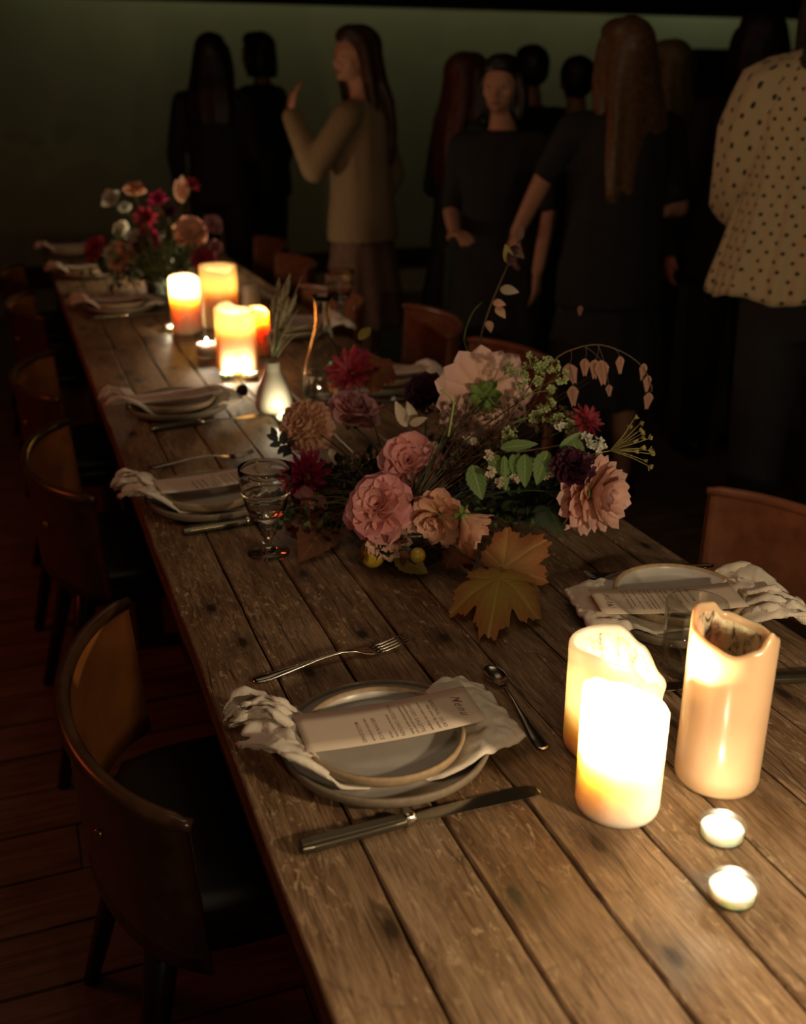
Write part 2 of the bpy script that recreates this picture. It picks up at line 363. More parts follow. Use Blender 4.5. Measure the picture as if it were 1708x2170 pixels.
M = dict(
    table=wood_table(), floor=wood_floor(),
    under=plain('dark_table_frame_wood', (.05, .03, .02), .7),
    wallg=plaster('pale_olive_plaster', (.30, .30, .20), (.36, .36, .25)),
    wallb=plaster('brown_plaster', (.16, .125, .09), (.20, .16, .115)),
    ceil=plaster('dark_ceiling', (.035, .03, .025), (.05, .04, .03)),
    beam=plain('dark_beam_wood', (.03, .022, .016), .8),
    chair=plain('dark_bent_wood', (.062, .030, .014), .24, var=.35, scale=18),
    chairin=plain('orange_lit_brown_wood', (.50, .18, .045), .34, var=.25, scale=9),  # brown inner face of the back, orange light put into its colour
    chairleg=plain('black_lacquered_wood', (.012, .008, .006), .35),
    seat=plain('black_leather_seat', (.014, .011, .010), .45),
    leather=plain('cognac_leather', (.26, .095, .045), .30, var=.2, scale=25, bump=.2),
    brass=plain('brass_stud', (.55, .36, .10), .3, 1.0),
    steel=plain('cutlery_steel', (.46, .43, .38), .20, 1.0, var=.05),
    handle=plain('dark_knife_handle', (.11, .095, .065), .24, .8, var=.1),
    glaze=plain('grey_white_glaze', (.50, .475, .42), .30, var=.05, scale=50),
    clay=plain('tan_bare_clay_rim', (.40, .29, .17), .6, var=.15, scale=140),
    clayd=plain('grey_clay_wall', (.22, .175, .12), .65, var=.15, scale=140),
    linen=linen('crumpled_linen', (.88, .80, .66)),
    card=plain('card_stock', (.66, .55, .43), .8, var=.02),
    ink=plain('brown_grey_ink', (.17, .12, .09), .8, var=.0),
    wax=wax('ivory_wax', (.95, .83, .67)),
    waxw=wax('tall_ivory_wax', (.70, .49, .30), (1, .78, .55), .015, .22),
    waxo=wax('amber_wax', (.94, .70, .42), (1, .90, .72), .05),
    waxr=wax('red_orange_wax', (.92, .46, .20), (1, .7, .45), .04),
    waxin=sooty_wax('sooty_inner_wax', (.90, .76, .52)),
    tea=wax('white_wax', (.95, .93, .88), (1, .8, .6), .01),
    wick=plain('burnt_wick', (.01, .008, .006), .9),
    flame=flame_mat(26.0),
    cup=thin_glass('clear_cup', (.86, .88, .84), .35, .30),
    tumbler=thin_glass('clear_tumbler_glass', (.88, .88, .86), 1.6),
    vase=plain('cream_glazed_ceramic', (.70, .68, .52), .25, var=.06, scale=12),
    bowl=plain('dark_glazed_bowl', (.022, .020, .010), .25),
    stem=plain('green_stem', (.11, .17, .05), .6),
    stemb=plain('brown_stem', (.14, .085, .05), .7),
    stemp=plain('pale_stem', (.34, .40, .13), .5),
    straw=plain('dry_straw', (.55, .48, .28), .8),
    twine=plain('dark_twig', (.02, .018, .02), .7),
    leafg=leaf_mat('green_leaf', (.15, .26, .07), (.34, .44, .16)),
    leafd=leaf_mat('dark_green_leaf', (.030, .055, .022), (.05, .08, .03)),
    leafb=leaf_mat('russet_leaf', (.16, .06, .025), (.24, .10, .04)),
    leafy=leaf_mat('yellow_leaf', (.36, .27, .05), (.42, .34, .10)),
    maple=maple_mat('orange_maple_leaf', (.40, .22, .06), (.36, .12, .04), (.50, .30, .10)),
    mapley=maple_mat('yellow_maple_leaf', (.46, .36, .05), (.42, .17, .04), (.56, .42, .12)),
    mapler=maple_mat('rust_maple_leaf', (.34, .13, .03), (.30, .08, .03), (.36, .18, .06)),
    calyx=plain('green_calyx', (.13, .20, .04), .6, var=.4, scale=90),
    peach=petal_mat('peach_petal', (.78, .50, .28), (.86, .54, .42)),
    blush=petal_mat('blush_petal', (.82, .50, .32), (.88, .58, .52)),
    salmon=petal_mat('salmon_petal', (.88, .60, .34), (.86, .50, .38)),
    rose=petal_mat('rose_pink_petal', (.88, .50, .32), (.80, .34, .37)),
    mauve=petal_mat('mauve_pink_petal', (.74, .42, .32), (.66, .33, .37)),
    magenta=petal_mat('magenta_petal', (.34, .02, .08), (.52, .03, .14)),
    crimson=petal_mat('crimson_petal', (.36, .03, .05), (.46, .05, .08)),
    burg=petal_mat('burgundy_petal', (.035, .006, .014), (.075, .012, .035)),
    cream=petal_mat('cream_petal', (.62, .52, .36), (.70, .58, .44)),
    white=petal_mat('white_petal', (.72, .74, .62), (.80, .80, .70)),
    lime=petal_mat('lime_green_petal', (.26, .34, .09), (.50, .58, .28)),
    oat=petal_mat('pink_brown_oat', (.40, .22, .14), (.60, .34, .25)),
    fennel=plain('yellow_green_umbel', (.36, .33, .11), .7),
    umbelb=plain('brown_umbel', (.15, .09, .045), .8),
    fruit=plain('yellow_crab_apple', (.50, .34, .04), .25, var=.25, scale=40),
    skin=plain('skin', (.52, .27, .17), .55, var=.05),
    skind=plain('tan_skin', (.42, .20, .12), .55, var=.05),
    hairk=plain('black_hair', (.010, .007, .006), .5, var=.4, scale=60),
    hairb=plain('dark_brown_hair', (.045, .020, .012), .45, var=.4, scale=60),
    hairr=plain('auburn_hair', (.09, .03, .018), .45, var=.4, scale=60),
    hairl=plain('long_light_brown_hair', (.12, .065, .03), .4, var=.4, scale=60),
    hairy=plain('blond_hair', (.20, .17, .06), .5, var=.4, scale=60),
    eye=plain('eye_white', (.5, .48, .45), .2), lip=plain('lip', (.35, .10, .09), .5), iris=plain('iris', (.02, .015, .01), .2),
    black=plain('black_cloth', (.012, .012, .012), .85),
    dgreen=plain('dark_green_cloth', (.022, .038, .028), .85),
    beige=plain('beige_knit', (.26, .185, .10), .95, bump=.3, scale=120),
    skirt=plain('dusky_brown_cloth', (.16, .085, .06), .9),
    shoe=plain('black_shoe', (.01, .01, .01), .4),
    dots=dotted_cloth(),
    cupboard=plain('brown_cupboard', (.045, .035, .025), .7),
)
def real_glass(name, col=(1, 1, 1), rough=0.0):
    t = NT(name); t.set(Base_Color=col, Roughness=rough, Transmission_Weight=1.0, IOR=1.46); return t.m
M['glass'] = real_glass('clear_glass', (.96, .97, .95)); M['gglass'] = real_glass('pale_green_glass', (.80, .90, .80))

# ================================================================== THE ROOM
XL, XR, YB, YF, ZC = -2.9, 8.6, 9.0, -1.6, 2.95
b = MB(); b.box(((XL+XR)/2, (YB+YF)/2, -0.06), (XR-XL+.2, YB-YF+.2, .06)); floor = struct(b.build('floor', M['under'], smooth=False))
fb = {}
random.seed(3)
y = YF
while y < YB:
    wd = .148
    x = XL; k = int((y-YF)/wd)
    cuts = [XL, XL+2.2+1.7*((k*37) % 10)/10, XL+6.0+2*((k*53) % 10)/10, XR]
    for a, c in zip(cuts[:-1], cuts[1:]):
        m = MB(); L = c-a-.004
        m.box((0, 0, 0), (L, wd-.007, .028))
        o = m.build('floorboard', M['floor'], floor, smooth=False, loc=((a+c)/2, y+wd/2, -.015+random.uniform(-.0015, .001)))
    y += wd
def slab(name, c, d, mat):
    m = MB(); m.box((0, 0, 0), d); return struct(m.build(name, mat, smooth=False, loc=c))
slab('wall_back', ((XL+XR)/2, YB+.05, ZC/2), (XR-XL+.2, .1, ZC), M['wallg'])
slab('wall_left', (XL-.05, (YB+YF)/2, ZC/2), (.1, YB-YF, ZC), M['wallb'])
slab('wall_right', (XR+.05, (YB+YF)/2, ZC/2), (.1, YB-YF, ZC), M['wallb'])
slab('wall_front', ((XL+XR)/2, YF-.05, ZC/2), (XR-XL+.2, .1, ZC), M['wallb'])
slab('ceiling', ((XL+XR)/2, (YB+YF)/2, ZC+.05), (XR-XL+.2, YB-YF+.2, .1), M['ceil'])
slab('trim_1', ((XL+XR)/2, 8.3, 2.52), (XR-XL, .22, .86), M['beam'])          # the dark beam across the far end
slab('baseboard_back', ((XL+XR)/2, YB-.015, .09), (XR-XL, .03, .18), M['beam'])

# ================================================================== THE TABLES
seams = [.1655, .2570, .3505, .4440, .5375, .6290, .7220, .8150, .9000, .972]
def make_table(label, y0, y1, dx, cuts_at, legin=.45):
    t = tag(empty('dining_table', ((seams[0]+seams[-1])/2, (y0+y1)/2, 0)), label, 'table', 'long plank dining tables set end to end')
    ox, oy = t.location.x, t.location.y
    for i in range(len(seams)-1):
        a, c = seams[i]+dx*(0 < i), seams[i+1]+dx*(i+1 < len(seams)-1)
        ys = [y0]+[q for (ii, q) in cuts_at if ii == i]+[y1]
        for p, q in zip(ys[:-1], ys[1:]):
            n = 26; L = q-p-.003; wd = c-a-.0032
            m = MB(); rnd = random.Random(i*7+int(p*10))
            ph = rnd.uniform(0, 9)
            def fn(u, v, L=L, wd=wd, ph=ph):
                x = (v-.5)*wd
                yy = (u-.5)*L
                e = .0009*math.sin(yy*23+ph)+.0007*math.sin(yy*61+ph*2)
                if v in (0, 1): x += e*(1 if v else -1)
                return (x, yy, 0)
            nv = 7
            m.grid(fn, n, nv)
            # rounded long edges: drop the border and add sides
            V = m.V
            for ii in range(n):
                for jj in range(nv):
                    v = V[ii*nv+jj]
                    z = -.0022 if jj in (0, nv-1) else (.0 if jj not in (1, nv-2) else -.0001)
                    xx = v[0]
                    if jj == 1: xx = V[ii*nv][0]+.0022
                    if jj == nv-2: xx = V[ii*nv+nv-1][0]-.0022
                    V[ii*nv+jj] = (xx, v[1], z)
            def side(ids):
                b0 = len(m.V)
                for q_ in ids: m.V.append((m.V[q_][0], m.V[q_][1], -.036)); m.U.append((0, 0))
                for k in range(len(ids)-1):
                    m.F.append((ids[k], b0+k, b0+k+1, ids[k+1])); m.M.append(0)
            side([ii*nv for ii in range(n)]); side([ii*nv+nv-1 for ii in range(n)][::-1])
            side(list(range(nv))[::-1]); side([(n-1)*nv+k for k in range(nv)])
            zz = rnd.uniform(-.0008, .0006)
            o = m.build('plank', M['table'], t, smooth=False, loc=((a+c)/2-ox, (p+q)/2-oy, TZ+zz))
            o.rotation_euler = (0, rnd.uniform(-.0012, .0012), 0)
    w_, l_ = seams[-1]-seams[0], y1-y0
    for nm, c, d in (('side_rail', (-w_/2+.035, 0, TZ-.085), (.03, l_-.06, .09)), ('side_rail', (w_/2-.035, 0, TZ-.085), (.03, l_-.06, .09))):
        m = MB(); m.box(c, d); m.build(nm, M['under'], t, smooth=False)
    k = 0
    for yy in np.linspace(-l_/2+.14, l_/2-.14, 4):
        m = MB(); m.box((0, yy, TZ-.057), (w_-.1, .09, .035)); m.build('crossbar', M['under'], t, smooth=False)
    for sx in (-1, 1):
        for sy in (-1, 1):
            m = MB(); m.box((sx*(w_/2-.075), sy*(l_/2-legin), (TZ-.04)/2), (.075, .075, TZ-.04)); m.build('leg', M['under'], t, smooth=False)
    return t
make_table('weathered plank dining table in the foreground under the near bouquet', .20, 3.163, 0, [(3, 1.62), (7, 2.2)])
make_table('second plank dining table beyond the crosswise joint, under the far bouquet', 3.169, 6.05, .006, [(5, 4.9)])

# ================================================================== CHAIRS (tub chairs with a curved back)
def make_chair(label, group, inner):
    t = tag(empty('dining_chair'), label, 'chair', group)                       # the diner faces +x
    HR, TH = .285, .70
    A = 1.12
    def arc(u, r=1.0, dz=0.0):                                                  # plan of the curved back, u -1..1
        q = u*A
        return Vector((.195-.200*math.cos(q*1.02)*1.0*r-.0+.0, .30*math.sin(q)*r/ math.sin(A)*.99, 0))
    def pos(u, z):
        h = (z-.46)/(TH-.46)
        p = arc(u, .955+.045*h); p.z = z
        cut = -.012*max(0, (abs(u)-.72)/.28)**1.5*(1-h)                          # front edges slope inwards below the arm
        p.x -= cut; return p
    nu, nv = 33, 7
    outer = []; inn = []
    def low(u): return .462
    m = MB(); T = .012
    V = []; 
    for s_ in (0, 1):
        for i in range(nu):
            u = -1+2*i/(nu-1)
            for j in range(nv):
                z = low(u)+(TH-.012-low(u))*j/(nv-1)
                p = pos(u, z); q = arc(u, 1)-arc(u, .9); q.z = 0; q.normalize()
                V.append(p-q*T*s_)
    Fc = []; Mi = []
    N = nu*nv
    for i in range(nu-1):
        for j in range(nv-1):
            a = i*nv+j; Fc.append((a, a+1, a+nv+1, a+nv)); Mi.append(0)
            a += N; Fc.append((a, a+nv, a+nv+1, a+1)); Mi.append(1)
    for i in range(nu-1):
        a = i*nv; Fc.append((a, a+nv, a+nv+N, a+N)); Mi.append(0)
    for j in range(nv-1):
        for e in (0, nu-1):
            a = e*nv+j; Fc.append((a, a+1, a+1+N, a+N)); Mi.append(0)
    m.add(V, Fc); m.M = Mi
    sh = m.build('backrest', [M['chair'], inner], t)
    # rounded top rail
    m = MB(); P = []; R = []
    for i in range(49):
        u = -1.02+2.04*i/48; p = arc(u, .985); p.z = TH-.004
        P.append(p); R.append(.0115 if 1 < i < 47 else .008)
    m.tube(P, R, 10, flat=1.0); m.build('top_rail', M['chair'], t)
    # seat cushion
    m = MB()
    def seat(q, j, r, z):
        k = 1+.10*math.cos(2*q-PI)*0; ex = 4
        c, s = math.cos(q), math.sin(q)
        f = (abs(c)**ex+abs(s)**ex)**(-1/ex)
        return r*f, z
    m.lathe([(0, .492), (.10, .492), (.17, .489), (.197, .480), (.203, .468), (.197, .455), (.19, .450), (0, .450)], 48, fn=seat, c=(.24, 0, 0))
    m.build('seat', M['seat'], t)
    m = MB(); m.lathe([(.185, .45), (.19, .448), (.19, .405), (.18, .402), (0, .402)], 48, fn=seat, c=(.24, 0, 0)); m.build('seat_frame', M['chairleg'], t)
    for sx, sy in ((0, 1), (0, -1), (1, 1), (1, -1)):
        m = MB()
        x0, y0 = (.09, .165*sy) if sx == 0 else (.39, .16*sy)
        x1, y1 = (-.02, .24*sy) if sx == 0 else (.44, .19*sy)
        m.tube([(x0, y0, .47 if sx == 0 else .44), (x0*.7+x1*.3, y0*.7+y1*.3, .3), (x1, y1, 0)], [.024, .021, .014], 8)
        m.build('leg', M['chairleg'], t)
    for u in (-.42, .42):
        p = pos(u, .60); n = arc(u, 1)-arc(u, .9); n.normalize()
        m = MB(); m.lathe([(0, .004), (.006, .003), (.009, 0)], 12); o = m.build('stud', M['brass'], t, loc=p+n*.0015)
        o.rotation_euler = n.to_track_quat('Z', 'Y').to_euler()
    return t
GC = 'tub chairs along the left of the table'
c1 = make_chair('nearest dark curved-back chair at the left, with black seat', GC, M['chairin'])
def place(c, x, y, rz, label=None, group=None):
    c.location = (x, y, 0); c.rotation_euler = (0, 0, rz)
    if label: c['label'] = label
    if group: c['group'] = group
    return c
place(c1, -.008, 1.262, 0)
def another(x, y, rz, label, group): return place(copy_tree(c1), x, y, rz, label, group)
another(-.022, 2.335, .02, 'dark curved-back chair at the left facing the card and goblet setting', GC)
another(-.03, 3.14, -.03, 'amber-lit curved-back chair cut by the left picture edge, third from front', GC)
another(-.03, 4.30, .03, 'fourth dark chair up the left side, beside the setting before the far bouquet', GC)
another(-.05, 5.15, 0, 'farthest dark chair on the left side, near the table end', GC)
GR = 'leather chairs along the right of the table'
r1 = make_chair('cognac brown chair back at the right edge, behind the crumpled napkin', GR, M['leather'])
for ch in r1.children:
    if ch.name.startswith(('backrest', 'top_rail')):
        ch.data = ch.data.copy(); ch.data.materials.clear(); ch.data.materials.append(M['leather']); ch.data.materials.append(M['leather'])
place(r1, 1.42, 1.37, PI+.05)
def another_r(x, y, rz, label): return place(copy_tree(r1), x, y, rz, label, GR)
another_r(1.52, 2.85, PI, 'dim brown chair back directly behind the top of the near bouquet')
another_r(1.50, 3.48, PI-.1, 'dim brown chair back rising behind the tall flower stem, below the embracing arm')
another_r(1.30, 4.08, PI+.1, 'reddish brown chair back behind the glass carafe')
another_r(1.40, 5.05, PI, 'reddish brown chair back just right of the far pillar candles')
another_r(1.46, 5.80, PI, 'farthest reddish chair back, behind the tallest far candle')
# ================================================================== CANDLES
VD = Vector((math.sin(YAW), math.cos(YAW), 0))
def make_flame(parent, base, h=.022, r=.0042):
    m = MB(); m.lathe([(0, 0), (r*.7, h*.10), (r, h*.28), (r*.85, h*.50), (r*.42, h*.78), (0, h)], 14)
    o = m.build('flame', M['flame'], parent, loc=base); return o
def pillar(label, x, y, R, rim, wall, depth, mats, lit=0.0, group=None, lean=(0, 0), n=72, flame_z=.012, soot=False, bulge=0.0, lobes=()):
    """rim: list of (deg from the side facing the camera, height); wall thickness; cavity depth below the lowest rim"""
    root = tag(empty('pillar_candle', (x, y, TZ+.0008)), label, 'candle', group)
    rim = sorted(rim); ang = [a for a, _ in rim]; hs = [h for _, h in rim]
    A3 = [a-360 for a in ang]+ang+[a+360 for a in ang]; H3 = hs*3
    base_ang = math.atan2(-VD.y, -VD.x)
    def H(q):
        d = math.degrees((q-base_ang+PI) % (2*PI)-PI)
        # smooth interpolation
        for i in range(len(A3)-1):
            if A3[i] <= d <= A3[i+1]:
                f = (d-A3[i])/(A3[i+1]-A3[i]); f = f*f*(3-2*f); return H3[i]*(1-f)+H3[i+1]*f
        return hs[0]
    def RW(q):
        d = math.degrees((q-base_ang+PI) % (2*PI)-PI); v = 0
        for a, amp, wd in lobes:
            e = (d-a+180) % 360-180; v += amp*math.exp(-(e/wd)**2)
        return v
    hmin = min(hs); floor_z = hmin-depth
    V = []; rings = []
    out = [(R-.0045, 0), (R-.001, .0015), (R, .006)]
    nz = 22
    prof = []
    for (r, z) in out: prof.append(('o', r, z, 0))
    for k in range(1, nz+1): prof.append(('o', R, .006, k/nz))           # up to rim-.005
    for k, (dr, dz) in enumerate(((-.0005, -.0032), (-.0018, -.001), (-.004, 0), (-.0062, -.001), (-.0075, -.0035))): prof.append(('r', R+dr*wall/.008, dz, 1))
    ni = 14
    for k in range(1, ni+1): prof.append(('i', R-wall, 0, k/ni))
    prof += [('f', (R-wall)*.8, -.003, 0), ('f', (R-wall)*.45, -.0045, 0), ('f', .0001, -.004, 0)]
    for (kd, r, z, f) in prof:
        ring = []
        for k in range(n):
            q = 2*PI*k/n; h = H(q); cw = RW(q)
            wob = .0006*math.sin(3*q+1.3)+.0004*math.sin(7*q+z*40)
            if kd == 'o': rr, zz = r+wob*(.2+f)+bulge*math.sin(PI*f)+cw*f**6, z+(h-.0045-.006)*f
            elif kd == 'r': rr, zz = r+wob+cw, h+z
            elif kd == 'i': rr, zz = r-.004*math.sin(PI*f*.5)+.0016*mnoise.noise((math.cos(q)*5, math.sin(q)*5, f*4+x*9))+cw*(1-f)**3, (h-.0045)*(1-f)+floor_z*f
            else: rr, zz = r, floor_z+z+.0012*mnoise.noise((math.cos(q)*r*60, math.sin(q)*r*60, 3))
            px = rr*math.cos(q)+lean[0]*zz; py = rr*math.sin(q)+lean[1]*zz
            ring.append(len(V)); V.append((px, py, zz))
        rings.append((kd, ring))
    Fc = []; Mi = []
    for (ka, a), (kb, c) in zip(rings[:-1], rings[1:]):
        for k in range(n):
            k2 = (k+1) % n; Fc.append((a[k], a[k2], c[k2], c[k])); Mi.append(1 if kb in 'if' and ka in 'if' else 0)
    Fc.append(tuple(rings[0][1])[::-1]); Mi.append(0); Fc.append(tuple(rings[-1][1])); Mi.append(1)
    m = MB(); m.add(V, Fc); m.M = Mi
    m.build('wax_body', [mats[0], mats[1]], root)
    lx, ly = lean[0]*floor_z, lean[1]*floor_z
    m = MB(); m.tube([(lx, ly, floor_z-.006), (lx+.001, ly, floor_z+.004), (lx+.0035, ly+.001, floor_z+.012)], [.0014, .0013, .001], 7); m.build('wick', M['wick'], root)
    if lit > 0:
        make_flame(root, (lx+.003, ly+.001, floor_z+.009))
        point('candle_light', (x+lx+.003, y+ly+.001, TZ+floor_z+.009+flame_z), lit)
    return root
GP = 'pillar candles grouped at the right foreground'
pillar('short ivory pillar candle glowing white in front of the near candle group', .532, .775, .0445,
       [(-90, .150), (-45, .149), (0, .146), (45, .134), (90, .120), (135, .118), (180, .124), (-135, .136)], .0075, .045, (M['wax'], M['wax']), 3.8, GP, flame_z=.022)
pillar('wide ivory pillar candle with crackled open hollow, behind the short glowing one', .582, .874, .0535,
       [(-90, .134), (-40, .139), (0, .133), (40, .104), (75, .086), (100, .088), (135, .112), (165, .130), (180, .131), (-135, .130)], .006, .032, (M['wax'], M['waxin']), .25, GP, flame_z=.014, lobes=((88, .005, 18),))
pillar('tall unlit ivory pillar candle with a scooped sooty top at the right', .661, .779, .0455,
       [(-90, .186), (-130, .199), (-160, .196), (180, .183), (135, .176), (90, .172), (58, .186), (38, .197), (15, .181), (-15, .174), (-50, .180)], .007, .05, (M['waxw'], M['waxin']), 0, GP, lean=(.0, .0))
GF = 'lit pillar candles on the far table'
def basec(px, py, R):
    p = at(px, py); h = Vector((p.x, p.y, 0)).normalized(); return p.x+h.x*R, p.y+h.y*R
x, y = basec(398, 712, .05)
pillar('white-topped orange pillar candle, leftmost of the far group', x, y, .0475, [(-90, .178), (0, .172), (90, .168), (180, .182)], .007, .05, (M['waxo'], M['waxo']), 2.4, GF, n=40)
x, y = basec(470, 700, .06)
pillar('tallest amber pillar candle at the back of the far group', x, y, .060, [(-90, .20), (0, .183), (40, .178), (90, .196), (180, .20)], .008, .06, (M['waxo'], M['waxo']), .14, GF, n=40)
x, y = basec(505, 797, .055)
pillar('thick amber pillar candle in front of the far group behind two tealights', x, y, .0555, [(-90, .176), (-150, .186), (0, .164), (90, .168), (180, .170)], .008, .05, (M['waxo'], M['waxo']), .25, GF, n=40)
x, y = basec(552, 757, .022)
pillar('slim red-orange pillar candle peeking out right of the amber ones', x, y, .030, [(-90, .142), (0, .138), (90, .128), (180, .142)], .006, .035, (M['waxr'], M['waxr']), .9, GF, n=32)
x, y = basec(533, 668, .03)
pillar('small unlit amber pillar candle behind the far group', x, y, .031, [(-90, .105), (0, .104), (90, .107), (180, .106)], .006, .015, (M['waxo'], M['waxo']), 0, GF, n=32)

def tealight(label, px, py, lit=.5, R=.0205, hgt=.017, group='tealights'):
    p = at(px, py)
    root = tag(empty('tealight', (p.x, p.y, TZ+.0008)), label, 'candle', group)
    m = MB(); m.lathe([(0, 0), (R*.9, 0), (R, .002), (R*1.04, hgt), (R*1.08, hgt+.0006), (R*1.04, hgt+.0012), (R*.99, hgt), (R*.95, .0024), (0, .0012)], 40); m.build('clear_cup', M['cup'], root)
    m = MB(); m.lathe([(0, .003), (R*.90, .003), (R*.945, .004), (R*.97, hgt-.0052), (R*.93, hgt-.0042), (R*.6, hgt-.0058), (0, hgt-.0058)], 40); m.build('wax_body', M['tea'], root)
    m = MB(); m.tube([(0, 0, hgt-.009), (.0004, 0, hgt+.0005)], [.0009, .0007], 6); m.build('wick', M['wick'], root)
    make_flame(root, (0, 0, hgt-.006), .0070, .0020)
    point('tealight_light', (p.x, p.y, TZ+hgt+.0032), lit, (1, .80, .55), .0022)
    return root
tealight('tealight in a clear cup just in front of the tall pillar candle', 1528, 1775, .17, R=.0222)
tealight('tealight in a clear cup nearest the camera, casting a dark shadow', 1549, 1903, .20, R=.0222)
tealight('left one of two tealights before the thick amber candle', 482, 800, .35)
tealight('right one of two tealights before the thick amber candle', 530, 800, .35)
tealight('small tealight left of the far candles, beside the first orange pillar', 366, 700, .35)
tealight('tiny tealight at the foot of the cream bottle vase, half behind flowers', 601, 893, .32, R=.016)

# votive glass with a candle in it, between the far pillars
p = at(440, 757)
v = tag(empty('votive_holder', (p.x, p.y, TZ+.001)), 'clear votive glass with a glowing white candle between far pillars', 'votive')
m = MB(); m.lathe([(0, 0), (.027, 0), (.030, .004), (.033, .068), (.0335, .070), (.0325, .069), (.029, .006), (0, .004)], 36); m.build('glass_cup', M['tumbler'], v)
m = MB(); m.lathe([(0, .005), (.027, .005), (.0285, .010), (.030, .040), (.028, .041), (0, .038)], 32); m.build('wax_body', M['tea'], v)
m = MB(); m.tube([(0, 0, .036), (0, 0, .045)], [.001, .0008], 6); m.build('wick', M['wick'], v)
make_flame(v, (0, 0, .042), .016, .0035); point('votive_light', (p.x, p.y, TZ+.052), .5, (1, .82, .58), .004)

# ================================================================== PLACE SETTINGS (local frame: diner sits at -x and faces +x)
def lathe_obj(name, prof, n, mats, ms, parent=None):
    m = MB(); m.lathe(prof, n, ms=ms); return m.build(name, mats, parent)
R1, R2 = .1215, .0935
def plate_mesh(R, h, n=72):
    prof = [(0, .0015), (R*.62, .0015), (R*.66, 0), (R*.72, 0), (R*.76, .0025), (R-.010, .006), (R-.003, .012), (R, h-.003), (R-.0010, h-.0006), (R-.0028, h), (R-.0052, h-.0006), (R-.0068, h-.004), (R-.0100, .0105), (R-.018, .0078), (R*.6, .0068), (0, .0066)]
    ms = [1]*11+[0]*4
    mb = MB(); mb.lathe(prof, n, ms=ms); return mb.mesh('plate')
me1 = plate_mesh(R1, .0235); me2 = plate_mesh(R2, .0235)
CARD_L, CARD_W = .207, .0765
def build_card(ground):
    """returns a card root; local x along the card's length (top to +x), bent slightly"""
    def zf(u): return .0045*(2*u-1)**2
    m = MB()
    m.grid(lambda u, v: ((u-.5)*CARD_L, (v-.5)*CARD_W, zf(u)), 25, 5)
    o = m.build('menu_card', M['card'], None, smooth=True); thick(o, .0005, 1)
    lines = [('Menu', .080, .0125, 1), ('SEASONAL SALAD', .0545, .0052, 0), ('bitter greens, figs, toasted', .0485, .0038, 0), ('pecans, maple miso vinaigrette', .0395, .0038, 0),
             ('SAVORY GALETTE', .0280, .0052, 0), ('caramelized onion, gruyere and', .0222, .0038, 0), ('roasted delicata squash, thyme', .0167, .0038, 0),
             ('ROASTED CHICKEN', .0045, .0052, 0), ('preserved lemon, herbs,', -.0015, .0038, 0), ('pan jus', -.0075, .0038, 0), ('BROWN RICE', -.0200, .0052, 0), ('with herbs and almonds', -.0285, .0038, 0), ('MADELEINES', -.0400, .0052, 0)]
    for s, x, sz, big in lines:
        cu = bpy.data.curves.new('lettering', 'FONT'); cu.body = s; cu.size = sz*1.25; cu.resolution_u = 2 if not big else 4
        cu.align_x = 'CENTER' if big else 'RIGHT'; cu.space_character = 1.15 if s.isupper() else 1.0
        if big: cu.shear = .5; cu.space_character = 1.25
        cu.offset = .00002
        to = bpy.data.objects.new('lettering', cu); COL.objects.link(to)
        dg = bpy.context.evaluated_depsgraph_get()
        me = bpy.data.meshes.new_from_object(to.evaluated_get(dg)); bpy.data.objects.remove(to)
        # lay the letters on the card: text right -> -y, text up -> +x, following the bend
        for vv in me.vertices:
            tx, ty = vv.co.x, vv.co.y
            X = x+ty; Y = -tx + (.002 if big else -CARD_W/2+.0045)
            u = X/CARD_L+.5; vv.co = (X, Y, zf(u)+.00066)
        me.materials.clear()
        link('lettering', me, M['ink'], o)
    return o
def build_napkin():
    """soft folded linen lying between the plates: gathered ruffle at -x, flat pointed fold at +x"""
    # boundary stations from left to right: (x, y_near, y_far)
    st = [(-.158, .020, .104), (-.142, -.012, .122), (-.122, -.050, .122), (-.098, -.066, .098), (-.070, -.072, .072), (-.035, -.070, .062), (.0, -.070, .060), (.035, -.086, .062), (.072, -.084, .070), (.105, -.078, .082), (.128, -.071, .082), (.150, -.060, .058)]
    xs = [s[0] for s in st]
    def bd(x, k):
        return float(np.interp(x, xs, [s[k] for s in st]))
    rnd = random.Random(5)
    def top(u, v):
        x = -.158+u*.308
        yn, yf = bd(x, 1), bd(x, 2)
        y = yn+(yf-yn)*v
        # resting height: over lower plate rim outside, squeezed under the upper plate inside
        r = math.hypot(x, y)
        z = .0122+.0150*max(0, min(1, (r-.080)/.035))
        if r > .128: z -= .006*min(1, (r-.128)/.02)
        g = max(0, min(1, (-x-.075)/.04))                     # ruffle on the left
        if g > 0:
            f = v*5.5+.8*math.sin(v*9)
            z += g*(.014+.016*abs(math.sin(f*PI*.62+x*30))+.005*mnoise.noise((x*90, y*70, 1)))
            z -= g*.018*max(0, (-x-.135)/.03)
            x += g*.010*math.sin(f*PI*1.25+1)+.007*mnoise.noise((x*60, y*60, 7))*g; y += g*.008*math.sin(f*4+x*50)
        q = max(0, min(1, (x-.06)/.04))                       # soft quilt wrinkles on the right
        z += q*(.0060+.0062*mnoise.noise((x*48+y*30, y*52, 2))+.0034*mnoise.noise((x*105, y*95, 5))+.0012*abs(math.sin((x*.8+y)*150)))
        # droop at borders so the fold has a rounded edge
        e = min(v, 1-v)*(yf-yn)
        ed = max(0, 1-e/.006); er = max(0, 1-(.150-x)/.006)
        z -= .0045*max(ed, er)**2
        # under the upper plate it stays low
        if r < .082: z = .0120+.0006*mnoise.noise((x*40, y*40, 0))
        return (x, y, z)
    m = MB(); m.grid(top, 90, 48)
    me = m.mesh('napkin'); o = link('napkin', me, M['linen']); thick(o, .0028, -1)
    return o
